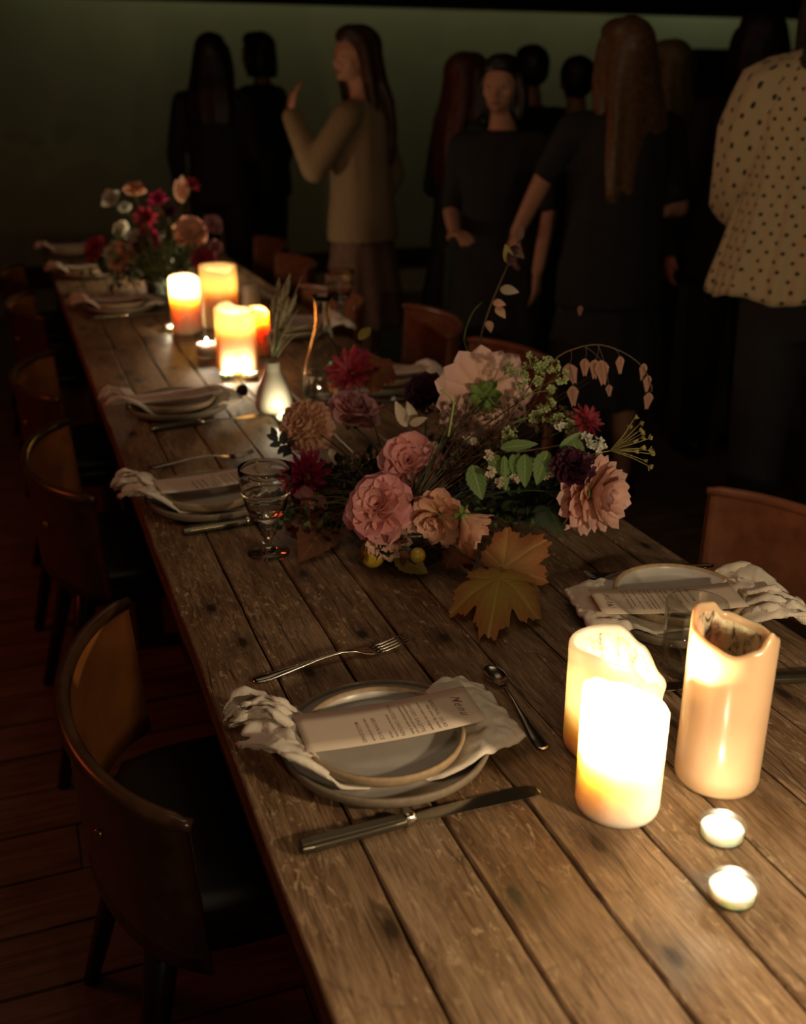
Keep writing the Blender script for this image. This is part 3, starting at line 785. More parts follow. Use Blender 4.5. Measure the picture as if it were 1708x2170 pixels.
def ribbon(m, pts, mat=0):
    """pts: (x, halfwidth, z, thickness) sections of a flat bar along x"""
    V = []; n = len(pts); k = 8
    for x, hw, z, th in pts:
        for j in range(k):
            q = 2*PI*j/k; V.append((x, hw*math.cos(q), z+th*.5*math.sin(q)))
    Fc = []
    for i in range(n-1):
        for j in range(k):
            j2 = (j+1) % k; Fc.append((i*k+j, (i+1)*k+j, (i+1)*k+j2, i*k+j2))
    Fc.append(tuple(range(k))); Fc.append(tuple((n-1)*k+j for j in range(k))[::-1]); m.add(V, Fc, mat)
def build_fork(L=.222):
    o = tag(empty('fork'), 'x', 'fork')
    m = MB(); pts = []
    for u, hw, z, th in ((0, .004, .0015, .002), (.02, .0085, .0018, .0025), (.10, .0095, .0022, .003), (.25, .0065, .006, .0032), (.42, .0038, .0105, .0034), (.56, .0030, .0125, .0036), (.645, .0046, .0105, .0032), (.70, .0105, .0065, .0022), (.75, .0122, .0040, .0020), (.79, .0120, .0034, .0019)): pts.append((u*L, hw, z, th))
    ribbon(m, pts); m.build('handle', M['steel'], o)
    for k in range(4):
        y = (k-1.5)*.0066; m = MB()
        m.tube([(.775*L, y*.98, .0036), (.84*L, y*1.03, .0040), (.92*L, y*1.02, .0068), (L, y*.96, .0118)], [.0017, .0016, .0014, .0007], 7); m.build('tine', M['steel'], o)
    return o
def build_knife(L=.268, dark=False):
    o = tag(empty('knife'), 'x', 'knife')
    m = MB(); V = []; k = 8
    S = [(0, .0085, .0060), (.012, .0098, .0070), (.05, .0096, .0068), (.10, .0082, .0062), (.112, .0074, .0058)]
    for x, a, b_ in S:
        for (cy, cz) in ((1, .45), (.55, 1), (-.55, 1), (-1, .45), (-1, -.45), (-.55, -1), (.55, -1), (1, -.45)): V.append((x, cy*a, .0072+cz*b_))
    Fc = [(i*k+j, (i+1)*k+j, (i+1)*k+(j+1) % k, i*k+(j+1) % k) for i in range(len(S)-1) for j in range(k)]
    Fc += [tuple(range(k)), tuple((len(S)-1)*k+j for j in range(k))[::-1]]
    m.add(V, Fc); h = m.build('handle', M['handle'], o, smooth=False); bevel(h, .0012, 2)
    m = MB(); m.tube([(.111, 0, .0072), (.1135, 0, .0072), (.116, 0, .0072), (.119, 0, .0070), (.124, 0, .0066)], [.0075, .0092, .0078, .0088, .0052], 16, flat=.8); m.build('ferrule', M['steel'], o)
    # blade lying on its edge-flat side
    m = MB(); pts = [(.122, .0052, -.0048), (.135, .0065, -.0060), (.142, .0075, -.0078), (.150, .0080, -.0082), (.19, .0086, -.0086), (.225, .0100, -.0096), (.245, .0100, -.0104), (.258, .0080, -.0098), (.266, .0035, -.0075), (.268, -.001, -.0035)]
    V = []
    for x, a, c in pts:
        zz = .0066-.0046*(x-.122)/.146; V += [(x, a, zz+.0010), (x, c, zz+.0002), (x, c, zz-.0002), (x, a, zz-.0008)]
    Fc = []
    for i in range(len(pts)-1):
        for j in range(4): Fc.append((i*4+j, i*4+(j+1) % 4, (i+1)*4+(j+1) % 4, (i+1)*4+j))
    Fc += [(0, 3, 2, 1), tuple(len(V)-4+j for j in range(4))]
    m.add(V, Fc); m.build('blade', M['steel'], o, smooth=False)
    return o
def build_spoon(L=.19):
    o = tag(empty('spoon'), 'x', 'spoon')
    m = MB(); ribbon(m, [(u*L, hw, z, th) for u, hw, z, th in ((0, .0030, .0015, .002), (.02, .0082, .0016, .0024), (.12, .0085, .0020, .0028), (.3, .0055, .0055, .003), (.5, .0032, .009, .0032), (.66, .0030, .0085, .0032), (.70, .0045, .007, .0026))]); m.build('handle', M['steel'], o)
    m = MB(); m.lathe([(0, -.0045), (.004, -.0042), (.009, -.0028), (.013, 0), (.0145, .0022), (.0150, .0026), (.0146, .0030), (.0130, .0012), (.009, -.0012), (.004, -.0028), (0, -.0031)], 28)
    bo = m.build('bowl', M['steel'], o, loc=(.85*L, 0, .0058)); bo.scale = (1.7, 1, 1)
    return o

SET = {}
def lay(root, x, y, z, rz): root.location = (x, y, z); root.rotation_euler = (0, 0, rz); return root
first = {}
def item(kind, builder):
    """first use builds the thing, later uses copy it with its parts"""
    if kind not in first: first[kind] = builder(); return first[kind]
    c = copy_tree(first[kind]); return c
def setting(cx, cy, rot, where, plates=True, card=None, nap=True, fork=None, knife=None, spoon=None, zc=0.0):
    cs, sn = math.cos(rot), math.sin(rot)
    def loc(x, y): return cx+x*cs-y*sn, cy+x*sn+y*cs
    def put(kind, builder, x, y, z, a, label, cat, group):
        o = item(kind, builder); X, Y = loc(x, y); lay(o, X, Y, z, rot+a); tag(o, label, cat, group); return o
    if plates:
        o = link('dinner_plate', me1, [M['glaze'], M['clayd']]); lay(o, cx, cy, TZ+.0012, 0); tag(o, 'larger speckled stoneware plate underneath '+where, 'plate', 'dinner plates under the napkins')
        X, Y = loc(-.0065, -.009); o = link('salad_plate', me2, [M['glaze'], M['clay']]); lay(o, X, Y, TZ+.0150, 0); tag(o, 'smaller stoneware plate stacked on top '+where, 'plate', 'salad plates on the dinner plates')
        o.name = 'salad_plate'
    if nap: put('nap', build_napkin, 0, 0, TZ+.0008, 0, 'crumpled white linen napkin tucked between plates '+where, 'napkin', 'linen napkins')
    if card is not None: put('card', lambda: build_card(0), card[0], card[1], TZ+.0428+card[3], card[2], 'pale printed menu card lying across '+where, 'menu', 'menu cards')
    if fork is not None: put('fork', build_fork, fork[0], fork[1], TZ+.0008, fork[2], 'silver fork lying '+fork[3], 'fork', 'forks')
    if knife is not None: put('knife', build_knife, knife[0], knife[1], TZ+.0008, knife[2], 'silver knife lying '+knife[3], 'knife', 'table knives')
    if spoon is not None: put('spoon', build_spoon, spoon[0], spoon[1], TZ+.0008, spoon[2], 'silver spoon lying '+spoon[3], 'spoon', 'spoons')
CARD = (.004, -.003, -.045, 0)
setting(.3331, .9499, 0, 'at the nearest setting', card=CARD, fork=(-.109, .203, .11, 'beyond the nearest plates, tines to the right'),
        knife=(-.137, -.133, .025, 'in front of the nearest plates, blade to the right'), spoon=(.172, -.062, 1.49, 'half hidden past the pointed end of the nearest napkin'))
setting(.297, 1.803, .06, 'behind the wine goblet', card=(.004, .006, .05, 0), fork=(-.075, .245, -.06, 'beyond the plates behind the goblet'),
        knife=(-.085, -.128, .0, 'in front of the plates behind the goblet'))
setting(.335, 2.440, .10, 'left of the cream bottle vase', card=(-.004, -.012, .08, 0), knife=(-.10, -.14, .03, 'in front of the plates left of the cream vase'))
setting(.350, 3.790, .05, 'left of the far candles', card=(0, 0, .02, 0), knife=(-.12, -.15, .05, 'before the plates left of the far candles'))
setting(.306, 4.60, .05, 'left of the far bouquet', card=(0, 0, 0, 0))
setting(.290, 5.33, .05, 'at the far end of the left side', card=(0, 0, 0, 0))
setting(.838, 1.120, PI-.20, 'beyond the tall unlit candle', card=(.028, .030, -.05, 0), fork=(-.13, -.155, .10, 'beyond the plates at the right edge, near the maple leaves'),
        knife=(-.12, .20, -.05, 'right of the tall unlit candle by the picture edge'))
setting(.872, 2.473, PI-.15, 'right of the glass carafe', card=(0, .0, 0, 0), knife=(-.11, .15, 0, 'before the plates right of the carafe'))
setting(.835, 3.20, PI-.05, 'behind the dried grasses', card=None)

# ================================================================== GLASSES, CARAFE, VASES
def goblet(label, x, y, s=1.0):
    root = tag(empty('wine_goblet', (x, y, TZ+.0008)), label, 'glass', None)
    n = 96
    def facet(q, j, r, z):                                     # pressed flutes round the lower bowl
        k = max(0, 1-abs(z-.088)/.026)
        return r*(1-.030*k*abs(math.sin(q*5))), z
    prof = [(0, .0045), (.030, .0040), (.034, .0018), (.0345, .001), (.034, 0), (.0, 0)][::-1]
    o1 = [(0, 0), (.034, 0), (.0350, .0012), (.034, .0026), (.020, .0055), (.0105, .009), (.0075, .014), (.0098, .018), (.0098, .020), (.0070, .0235), (.0085, .028), (.0125, .033), (.0125, .036), (.0082, .040), (.0080, .043), (.0115, .047), (.0115, .0495), (.0085, .053), (.0105, .057)]
    bowl = [(.020, .0630), (.029, .072), (.0345, .085), (.0370, .098), (.0402, .1090), (.0410, .1105), (.0414, .1125), (.0425, .138), (.0428, .150), (.0423, .1506), (.0421, .1500), (.0417, .136), (.0400, .1125), (.0362, .098), (.0325, .086), (.0265, .076), (.016, .070), (0, .0685)]
    m = MB(); m.lathe(o1+bowl, n, fn=lambda q, j, r, z: facet(q, j, r, z) if 19 < j < 24 else (r, z)); m.build('glass_body', M['glass'], root)
    root.scale = (s, s, s); return root
p = at(570, 1172); goblet('clear pressed-glass wine goblet with fluted bowl and knobbed stem', p.x, p.y)
p = at(712, 716); gb = goblet('blurred wine goblet standing behind the tall glass carafe', p.x+.09, p.y+.24, 1.12)
def tumbler(label, x, y, R, h):
    root = tag(empty('glass_tumbler', (x, y, TZ+.0008)), label, 'glass')
    m = MB(); m.lathe([(0, 0), (R*.86, 0), (R*.92, .003), (R*.97, h*.4), (R, h-.002), (R*.985, h), (R*.955, h-.002), (R*.92, h*.4), (R*.86, .011), (0, .010)], 48); m.build('glass_body', M['tumbler'], root)
    return root
p = at(1462, 1420); tumbler('clear glass tumbler half hidden behind the tall unlit candle', p.x, p.y, .040, .098)
# carafe
p = at(688, 846)
root = tag(empty('glass_carafe', (p.x, p.y, TZ+.0008)), 'tall clear glass carafe with long neck behind the near bouquet', 'carafe')
def ribbed(q, j, r, z):
    return (r*(1-.02*max(0, math.sin(q*14)))*1.0, z) if 1 < j < 6 else (r, z)
m = MB(); m.lathe([(0, 0), (.046, 0), (.051, .004), (.053, .030), (.050, .065), (.042, .105), (.031, .140), (.0225, .170), (.0185, .195), (.0178, .222), (.0200, .243), (.0255, .256), (.0250, .2565), (.0180, .243), (.0158, .222), (.0163, .195), (.0203, .170), (.0285, .140), (.039, .105), (.0465, .065), (.049, .030), (.046, .010), (0, .008)], 64, fn=ribbed)
m.build('glass_body', M['glass'], root)
m = MB(); m.lathe([(0, .0085), (.0455, .0105), (.0484, .030), (.0460, .065), (.0452, .068), (0, .068)], 48); m.build('water', real_glass('clear_water', (.97, .97, .94)), root)
# cream bottle vase
p = at(584, 872)
vz = tag(empty('bottle_vase', (p.x, p.y+.01, TZ+.0008)), 'cream ceramic bottle vase with narrow neck holding dried grasses', 'vase')
m = MB(); m.lathe([(0, 0), (.036, 0), (.043, .003), (.0455, .012), (.0440, .032), (.037, .058), (.0275, .080), (.0205, .094), (.0185, .100), (.0183, .117), (.0178, .119), (.0160, .1185), (.0150, .112), (.0150, .100), (.02, .085), (0, .08)], 56); m.build('ceramic_body', M['vase'], vz)
gr = tag(empty('dried_grass_bunch', (p.x, p.y+.01, TZ+.05)), 'bunch of dried grass stems with feathery heads in the cream vase', 'dried grass')
rg = random.Random(11)
VX, VY = p.x, p.y+.01
for k, (px, py, hd) in enumerate([(590, 600, 1), (600, 612, 1), (612, 590, 1), (578, 640, 1), (608, 640, 1), (625, 632, 1), (565, 690, 0), (632, 655, 0), (640, 585, 0), (597, 650, 1), (655, 705, 2), (648, 690, 2), (545, 615, 0), (605, 680, 3), (598, 700, 3), (612, 670, 3)]):
    dep = 2.42+rg.uniform(-.04, .05); tip = atd(px, py, dep)
    b0 = Vector((rg.uniform(-.006, .006), rg.uniform(-.006, .006), .0)); t = tip-Vector((VX, VY, TZ+.05))
    nk = Vector((b0.x*.8, b0.y*.8, .068))
    mid = nk.lerp(t, .5)+Vector((rg.uniform(-.008, .008), 0, .012+(.03 if hd == 2 else 0)))
    P = [b0, nk]+[nk.lerp(mid, f)*(1-f)+mid.lerp(t, f)*f for f in (.25, .5, .75, 1)]
    m = MB(); m.tube(P, [.0016, .0015, .0013, .0011, .0009, .0006] if hd != 3 else [.003, .003, .0035, .003, .002, .0006], 6)
    st = m.build('stem', M['straw'] if hd != 3 else M['leafg'], gr)
    if hd in (1, 2):
        m = MB(); d = (P[-1]-P[-2]).normalized()
        for q in range(60):
            f = q/60; c = P[-1]-d*.075*(1-f); a = rg.uniform(0, 2*PI)
            s = Vector((math.cos(a), math.sin(a), .0)); rr = .0085*math.sin(PI*(f*.9+.08))
            m.tube([c, c+s*rr+d*.014], [.0016, .0004], 4)
        m.build('seed_head', M['straw'], st)
# little dark flower bud lying by the tealights
p0 = at(515, 845); p1 = at(527, 880)
fl = tag(empty('fallen_flower', (p0.x, p0.y, TZ)), 'small dark bud on an orange stem lying before two tealights', 'flower')
m = MB(); m.tube([(0, 0, .012), (.012, -.05, .008), (.02, -.10, .004)], [.002, .0018, .0015], 6); m.build('stem', plain('orange_stem', (.5, .2, .06), .6), fl)
m = MB(); m.lathe([(0, 0), (.010, .004), (.015, .014), (.012, .026), (0, .032)], 16, fn=lambda q, j, r, z: (r*(1+.15*math.sin(5*q)), z)); o = m.build('bud', M['burg'], fl, loc=(0, 0, .006))
# ================================================================== FLOWERS
def petal_me(name, L=1.0, W=.7, cup=.18, curl=.15, ruff=.03, tipn=.0, nu=9, nv=7, pw=.55, seed=0):
    """petal of unit length along +y, upper face +z; UV x along the length"""
    V = []; U = []; Fc = []
    for i in range(nu):
        u = i/(nu-1)
        wd = W*.5*(math.sin(PI*min(1, u*.97+.0)**pw)**.8 if u < 1 else 0)
        wd = W*.5*((math.sin(PI*(u**pw)))**.75)+.02*(1-u)*W if 0 < u < 1 else (W*.10 if u == 0 else .001)
        for j in range(nv):
            v = -1+2*j/(nv-1)
            x = wd*v; y = L*(u-tipn*(abs(v)**2)*u*u*.5)
            z = cup*W*(v*v)*math.sin(PI*min(u*1.1, 1))*1.0 + curl*L*(u**2.2) + ruff*L*mnoise.noise((v*1.7+seed*3.1, u*3.3, seed))*u
            V.append((x, y, z)); U.append((u, j/(nv-1)))
    for i in range(nu-1):
        for j in range(nv-1): a = i*nv+j; Fc.append((a, a+1, a+nv+1, a+nv))
    return mesh(name, V, Fc, True, U)
def frame(n, spin=0.0):
    n = Vector(n).normalized(); a = n.orthogonal().normalized(); b = n.cross(a)
    return a*math.cos(spin)+b*math.sin(spin), n.cross(a*math.cos(spin)+b*math.sin(spin)), n
def petal_matrix(ax, phi, beta, r0, h, scale, roll=0.0, wscale=1.0):
    a, b, n = ax
    rad = a*math.cos(phi)+b*math.sin(phi)
    Y = rad*math.sin(beta)+n*math.cos(beta)
    Z = n*math.sin(beta)-rad*math.cos(beta); X = Y.cross(Z)
    if roll:
        X, Z = X*math.cos(roll)+Z*math.sin(roll), Z*math.cos(roll)-X*math.sin(roll)
    o = rad*r0+n*h
    return Matrix(((X.x*scale*wscale, Y.x*scale, Z.x*scale, o.x), (X.y*scale*wscale, Y.y*scale, Z.y*scale, o.y), (X.z*scale*wscale, Y.z*scale, Z.z*scale, o.z), (0, 0, 0, 1)))
def join_petals(mb, me, mx, mi=0):
    V = [mx @ v.co for v in me.vertices]; uv = me.uv_layers[0].data; U = [(0, 0)]*len(V)
    for lp in me.loops: U[lp.vertex_index] = tuple(uv[lp.index].uv)
    mb.add(V, [tuple(p.vertices) for p in me.polygons], mi, U)
PET = {}
def petals(kind):
    if kind not in PET:
        spec = dict(broad=dict(W=.80, pw=1.5, cup=.22, curl=.10, ruff=.10), rose=dict(W=1.05, cup=.34, curl=-.05, ruff=.10, pw=1.7), dahlia=dict(W=.50, pw=1.35, cup=.30, curl=.12, ruff=.05),
                    pointed=dict(W=.36, cup=.28, curl=.06, ruff=.04, pw=.85), tiny=dict(W=.72, pw=1.4, cup=.5, curl=.25, ruff=.08), narrow=dict(W=.22, pw=.8, cup=.3, curl=.15, ruff=.05, nu=6, nv=4), pale=dict(W=.42, cup=.15, curl=.06, ruff=.05, pw=1.0))[kind]
        PET[kind] = [petal_me('petal_'+kind, seed=s, **spec) for s in range(3)]
    return PET[kind]
SCALE = {1: 1.05, 2: 1.32, 3: 1.30, 33: 1.2, 4: 1.16, 5: 1.22, 6: .98, 7: 1.04, 8: 1.0, 9: 1.12, 10: 1.08, 12: 1.2, 13: 1.25, 14: 1.1, 15: 1.15}
def bloom(parent, name, c, face, rows, kind, mat, separate=True, core=None, calyx=True, seed=0, label=None, jit=.10, ball=0.0):
    """rows: (count, beta deg, length, base radius, height, wscale)"""
    rnd = random.Random(seed); c = Vector(c)-parent.matrix_world.translation
    ax = frame(face, rnd.uniform(0, 6)); n = ax[2]
    m = MB(); mats = [M['calyx'], mat]
    sc_ = SCALE.get(seed, 1.0); rows = [(a_, b_, l_*sc_, r_*sc_, h_*sc_, w_) for (a_, b_, l_, r_, h_, w_) in rows]
    L0 = max(r[2] for r in rows)
    # receptacle behind the petals and its green sepals
    r0 = L0*.16
    for (rr, h0) in ((r0, -.02),):
        V = []; k = 10
        for (a_, z_) in ((0.001, -.30), (.8, -.22), (1.1, -.06), (.9, .10), (.001, .16)):
            for q in range(k):
                th = 2*PI*q/k; V.append(ax[0]*math.cos(th)*rr*a_+ax[1]*math.sin(th)*rr*a_+n*(z_*L0*.5))
        m.add(V, [(i*k+j, i*k+(j+1) % k, (i+1)*k+(j+1) % k, (i+1)*k+j) for i in range(4) for j in range(k)], 0)
    if ball:
        V = []
        for i in range(9):
            a_ = PI*i/8
            for q in range(14): V.append((ax[0]*math.cos(PI*q/7)+ax[1]*math.sin(PI*q/7))*ball*max(.01, math.sin(a_))+n*ball*math.cos(a_))
        m.add(V, [(i*14+j, i*14+(j+1) % 14, (i+1)*14+(j+1) % 14, (i+1)*14+j) for i in range(8) for j in range(14)], 1)
    if calyx:
        pm = petals('pointed')[0]
        for q in range(8):
            join_petals(m, pm, petal_matrix(ax, 2*PI*q/8+.2, math.radians(112+(q % 2)*16), r0*.6, -L0*.12, L0*.36, 0, 1.6), 0)
    if core:
        cnt, clen, ck = core
        for q in range(cnt):
            f = (q+.5)/cnt; th = q*2.39996
            join_petals(m, rnd.choice(petals(ck)), petal_matrix(ax, th, math.radians(8+75*f), clen*.35*f, L0*.05, clen*(.8+.3*f), rnd.uniform(-.3, .3)), 1)
    k = 0
    sep = []
    for (cnt, beta, ln, br, h, ws) in rows:
        off = rnd.uniform(0, 6)
        for q in range(cnt):
            me = rnd.choice(petals(kind))
            mx = petal_matrix(ax, off+2*PI*(q+rnd.uniform(-.15, .15))/cnt, math.radians(beta+rnd.uniform(-60, 60)*jit), br, h+rnd.uniform(-.001, .001), ln*rnd.uniform(1-jit, 1+jit), rnd.uniform(-.25, .25)*jit*10*.4, ws)
            if separate: sep.append((me, mx))
            else: join_petals(m, me, mx, 1)
    o = m.build(name, mats, parent, loc=c)
    if label: o['label'] = label
    for me, mx in sep:
        if not me.materials: pass
        key = (me.name, mat.name)
        if key not in PET: q = me.copy(); q.materials.clear(); q.materials.append(mat); PET[key] = q
        p = bpy.data.objects.new('petal', PET[key]); COL.objects.link(p); p.parent = o; p.matrix_local = mx
    return o
def leaf_me(name, L, W, droop=.15, fold=.25, serr=.06, nu=15, nv=5):
    V = []; U = []; Fc = []
    for i in range(nu):
        u = i/(nu-1); wd = W*.5*(math.sin(PI*u**.78)**.85)*(1+serr*((i % 2)*2-1)) if 0 < i < nu-1 else .0004
        for j in range(nv):
            v = -1+2*j/(nv-1)
            V.append((wd*v, L*u, fold*wd*abs(v)-droop*L*u*u)); U.append((u, j/(nv-1)))
    for i in range(nu-1):
        for j in range(nv-1): a = i*nv+j; Fc.append((a, a+1, a+nv+1, a+nv))
    return mesh(name, V, Fc, True, U)
LEAF = {}
def leaf(parent, a, b, mat, W=.45, name='leaf', roll=0.0, droop=.12, origin=None, up=None):
    """leaf from point a to tip b"""
    og = parent.matrix_world.translation if origin is None else origin
    a = Vector(a); b = Vector(b); d = b-a; L = d.length
    key = (round(W, 2), round(droop, 2), mat.name)
    if key not in LEAF:
        me = leaf_me('leaf_blade', 1, W, droop); me.materials.append(mat); LEAF[key] = me
    Y = d.normalized(); u_ = Vector(up) if up is not None else -FW
    Z = (u_-Y*u_.dot(Y)).normalized(); X = Y.cross(Z)
    if roll: X, Z = X*math.cos(roll)+Z*math.sin(roll), Z*math.cos(roll)-X*math.sin(roll)
    o = bpy.data.objects.new(name, LEAF[key]); COL.objects.link(o); o.parent = parent
    p = a-og
    o.matrix_local = Matrix(((X.x*L, Y.x*L, Z.x*L, p.x), (X.y*L, Y.y*L, Z.y*L, p.y), (X.z*L, Y.z*L, Z.z*L, p.z), (0, 0, 0, 1)))
    return o
def stem(parent, pts, r, mat, name='stem', n=6):
    og = parent.matrix_world.translation
    P = [Vector(p)-og for p in pts]
    # smooth path
    Q = []
    for i in range(len(P)-1):
        p0 = P[max(i-1, 0)]; p1 = P[i]; p2 = P[i+1]; p3 = P[min(i+2, len(P)-1)]
        for f in (0, .33, .66): Q.append(.5*((2*p1)+(p2-p0)*f+(2*p0-5*p1+4*p2-p3)*f*f+(3*p1-p0-3*p2+p3)*f**3))
    Q.append(P[-1]); m = MB(); rr = r if isinstance(r, (tuple, list)) else (r, r*.6)
    m.tube(Q, [rr[0]+(rr[1]-rr[0])*i/(len(Q)-1) for i in range(len(Q))], n); return m.build(name, mat, parent)
def maple(parent, base, tip, mat, Wk=1.0, name='maple_leaf', up=None, seed=0, wav=.06, label=None, deep=.30):
    og = parent.matrix_world.translation; base = Vector(base); tip = Vector(tip)
    L = (tip-base).length
    lobes = [(90, 1.0), (38, .86), (142, .86), (-8, .58), (188, .58)]
    def rad(d):
        r = .26
        for a, l in lobes:
            e = abs((d-a+180) % 360-180); w_ = 30
            r = max(r, l*(1-(e/w_)**1.7*deep) if e < w_*1.6 else 0, (.80-deep)*l if e < 60 else 0, .30)
        e = abs((d+90+180) % 360-180)
        if e < 40: r *= .45+.55*(e/40)
        r *= 1+.05*math.sin(math.radians(d)*23+1.5*math.sin(math.radians(d)*3+seed))+.035*math.sin(math.radians(d)*52+seed)
        return r
    na, nr = 150, 12; V = [(0, 0, 0)]; U = [(0, .5)]; A = [1.0]; Fc = []
    for i in range(1, nr+1):
        f = i/nr
        for k in range(na):
            d = -90+360*k/na; r = rad(d)*f
            e = min(abs((d-a+180) % 360-180)*r for a, l in lobes)         # distance to a main vein
            e2 = 1.0
            for a, l in lobes:
                dd = (d-a+180) % 360-180; yy = r*math.cos(math.radians(dd)); xx = abs(r*math.sin(math.radians(dd)))
                if yy > 0 and abs(dd) < 45:
                    e2 = min(e2, abs(((yy-xx*.9)*7) % 1-.5)*2 if xx < .3 else 1)
            ve = max(0, 1-e/1.3)
            z = -.018*max(0, 1-e/5)+wav*mnoise.noise((r*math.cos(math.radians(d))*2.2+seed, r*math.sin(math.radians(d))*2.2, seed))-.16*r*r+.05*math.sin(math.radians(d)*5)*r*r
            V.append((r*math.cos(math.radians(d))*Wk, r*math.sin(math.radians(d)), z)); U.append((f, k/na)); A.append(max(ve, .35*max(0, 1-e2*5) if r > .15 else 0))
    for k in range(na): Fc.append((0, 1+k, 1+(k+1) % na))
    for i in range(nr-1):
        for k in range(na):
            k2 = (k+1) % na; a = 1+i*na; Fc.append((a+k, a+na+k, a+na+k2, a+k2))
    me = mesh('maple_leaf', V, Fc, True, U); at_ = me.attributes.new('vein', 'FLOAT', 'POINT'); at_.data.foreach_set('value', A)
    me.materials.append(mat)
    Y = (tip-base).normalized(); u_ = Vector(up) if up is not None else -FW
    Z = (u_-Y*u_.dot(Y)).normalized(); X = Y.cross(Z)
    o = bpy.data.objects.new(name, me); COL.objects.link(o); o.parent = parent; p = base-og
    o.matrix_local = Matrix(((X.x*L, Y.x*L, Z.x*L, p.x), (X.y*L, Y.y*L, Z.y*L, p.y), (X.z*L, Y.z*L, Z.z*L, p.z), (0, 0, 0, 1)))
    if label: o['label'] = label
    return o

# directions seen from the camera
def dirv(right, up, toward): return (RT*right+UP*up-FW*toward).normalized()
pb = at(890, 1205)
BX, BY = pb.x, pb.y+.05
bq = tag(empty('flower_arrangement', (BX, BY, TZ+.0008)), 'large near bouquet of dahlias, pink roses and maple leaves in a low bowl', 'bouquet')
bpy.context.view_layer.update()
m = MB(); m.lathe([(0, 0), (.050, 0), (.054, .004), (.070, .035), (.080, .065), (.082, .072), (.079, .072), (.067, .040), (.05, .012), (0, .010)], 48); m.build('bowl', M['bowl'], bq)
BO = Vector((BX, BY, TZ+.075))
# --- peach ball dahlia
bloom(bq, 'ball_dahlia', atd(652, 905, 1.93), dirv(-.35, .15, .9), [(max(3, int(26*math.sin(math.radians(b_)))), b_, .0185, .031*math.sin(math.radians(b_)), .031*math.cos(math.radians(b_)), 1.0) for b_ in (7, 20, 33, 46, 60, 74, 88, 102, 118)], 'tiny', M['peach'], False, None, True, 1, 'peach ball-shaped dahlia with small curled petals', jit=.16, ball=.034)
bloom(bq, 'garden_rose', atd(742, 885, 1.98), dirv(.25, .62, .45), [(7, 70, .038, .006, -.004, 1.0), (6, 46, .040, .005, .0, 1.0), (6, 28, .036, .004, .002, 1.0), (5, 12, .030, .002, .004, 1.0)], 'rose', M['mauve'], True, None, True, 2, 'dusky mauve rose seen from the side')
bloom(bq, 'dahlia', atd(655, 1012, 1.85), dirv(-.55, -.1, .75), [(16, 88, .036, .006, 0, .8), (14, 62, .034, .006, .004, .8), (12, 38, .028, .004, .008, .8), (8, 16, .020, .002, .010, .8)], 'pointed', M['magenta'], True, None, True, 3, 'magenta dahlia under the peach ball dahlia')
bloom(bq, 'sweet_pea', atd(668, 1062, 1.78), dirv(-.5, -.4, .6), [(5, 75, .030, .003, 0, 1.0), (3, 30, .022, .002, .002, 1)], 'broad', M['mauve'], False, None, True, 33, 'faded mauve blossom low on the left')
bloom(bq, 'garden_rose', atd(866, 982, 1.76), dirv(-.06, .25, .95), [(7, 84, .042, .006, -.002, .95), (6, 66, .037, .006, .002, .95), (6, 44, .031, .005, .004, .9), (6, 26, .024, .004, .006, .9), (5, 12, .017, .002, .008, .9)], 'rose', M['rose'], True, (6, .012, 'rose'), True, 4, 'open pink rose with apricot heart facing the camera')
bloom(bq, 'garden_rose', atd(806, 1078, 1.61), dirv(-.25, .35, .9), [(7, 86, .044, .006, -.002, .95), (7, 66, .040, .006, .002, .95), (6, 46, .034, .005, .004, .9), (6, 28, .026, .004, .006, .9), (5, 12, .018, .002, .008, .9)], 'rose', M['rose'], True, (6, .013, 'rose'), True, 5, 'larger open pink rose below it, mauve at the edge')
bloom(bq, 'dahlia', atd(822, 1132, 1.62), dirv(.05, -.50, .80), [(12, 84, .038, .008, -.002, 1.3), (12, 60, .035, .008, .004, 1.2), (9, 34, .028, .005, .008, 1.2)], 'dahlia', M['peach'], True, (22, .024, 'tiny'), True, 6, 'peach dahlia hanging down under the large rose')
bloom(bq, 'dahlia', atd(932, 1092, 1.61), dirv(-.38, -.45, .78), [(11, 88, .043, .007, -.002, 1.5), (11, 64, .041, .007, .003, 1.4), (10, 40, .036, .005, .008, 1.3), (7, 18, .027, .003, .010, 1.3)], 'dahlia', M['salmon'], True, None, True, 7, 'salmon dahlia nodding down to the left')
bloom(bq, 'dahlia', atd(983, 1096, 1.58), dirv(.62, -.72, .15), [(9, 52, .046, .006, 0, 1.2), (7, 30, .044, .004, .003, 1.1)], 'dahlia', M['salmon'], True, None, True, 8, 'half-open salmon dahlia pointing down right')
bloom(bq, 'dahlia', atd(1026, 838, 1.78), dirv(-.05, .22, -.92), [(15, 88, .068, .010, 0, 1.3), (14, 74, .060, .009, .006, 1.25), (11, 58, .045, .007, .008, 1.1)], 'dahlia', M['blush'], True, None, True, 9, 'large blush dahlia seen from behind with green calyx', jit=.07)
bloom(bq, 'dahlia', atd(1244, 1045, 1.62), dirv(.62, -.10, .50), [(14, 108, .048, .010, -.008, 1.3), (14, 90, .052, .010, -.001, 1.3), (14, 74, .052, .009, .006, 1.3), (12, 54, .050, .008, .012, 1.25), (10, 36, .044, .006, .016, 1.2), (7, 18, .034, .003, .014, 1.1)], 'dahlia', M['blush'], True, None, True, 10, 'full blush dahlia at the right, seen from the side', jit=.08)
bloom(bq, 'scabiosa', atd(1214, 992, 1.585), dirv(-.05, .45, .85), [(14, 92, .026, .004, 0, 1.0), (12, 66, .022, .004, .003, 1.0), (10, 40, .018, .003, .006, 1.0)], 'tiny', M['burg'], True, (14, .010, 'tiny'), True, 12, 'near-black burgundy scabiosa at the right')
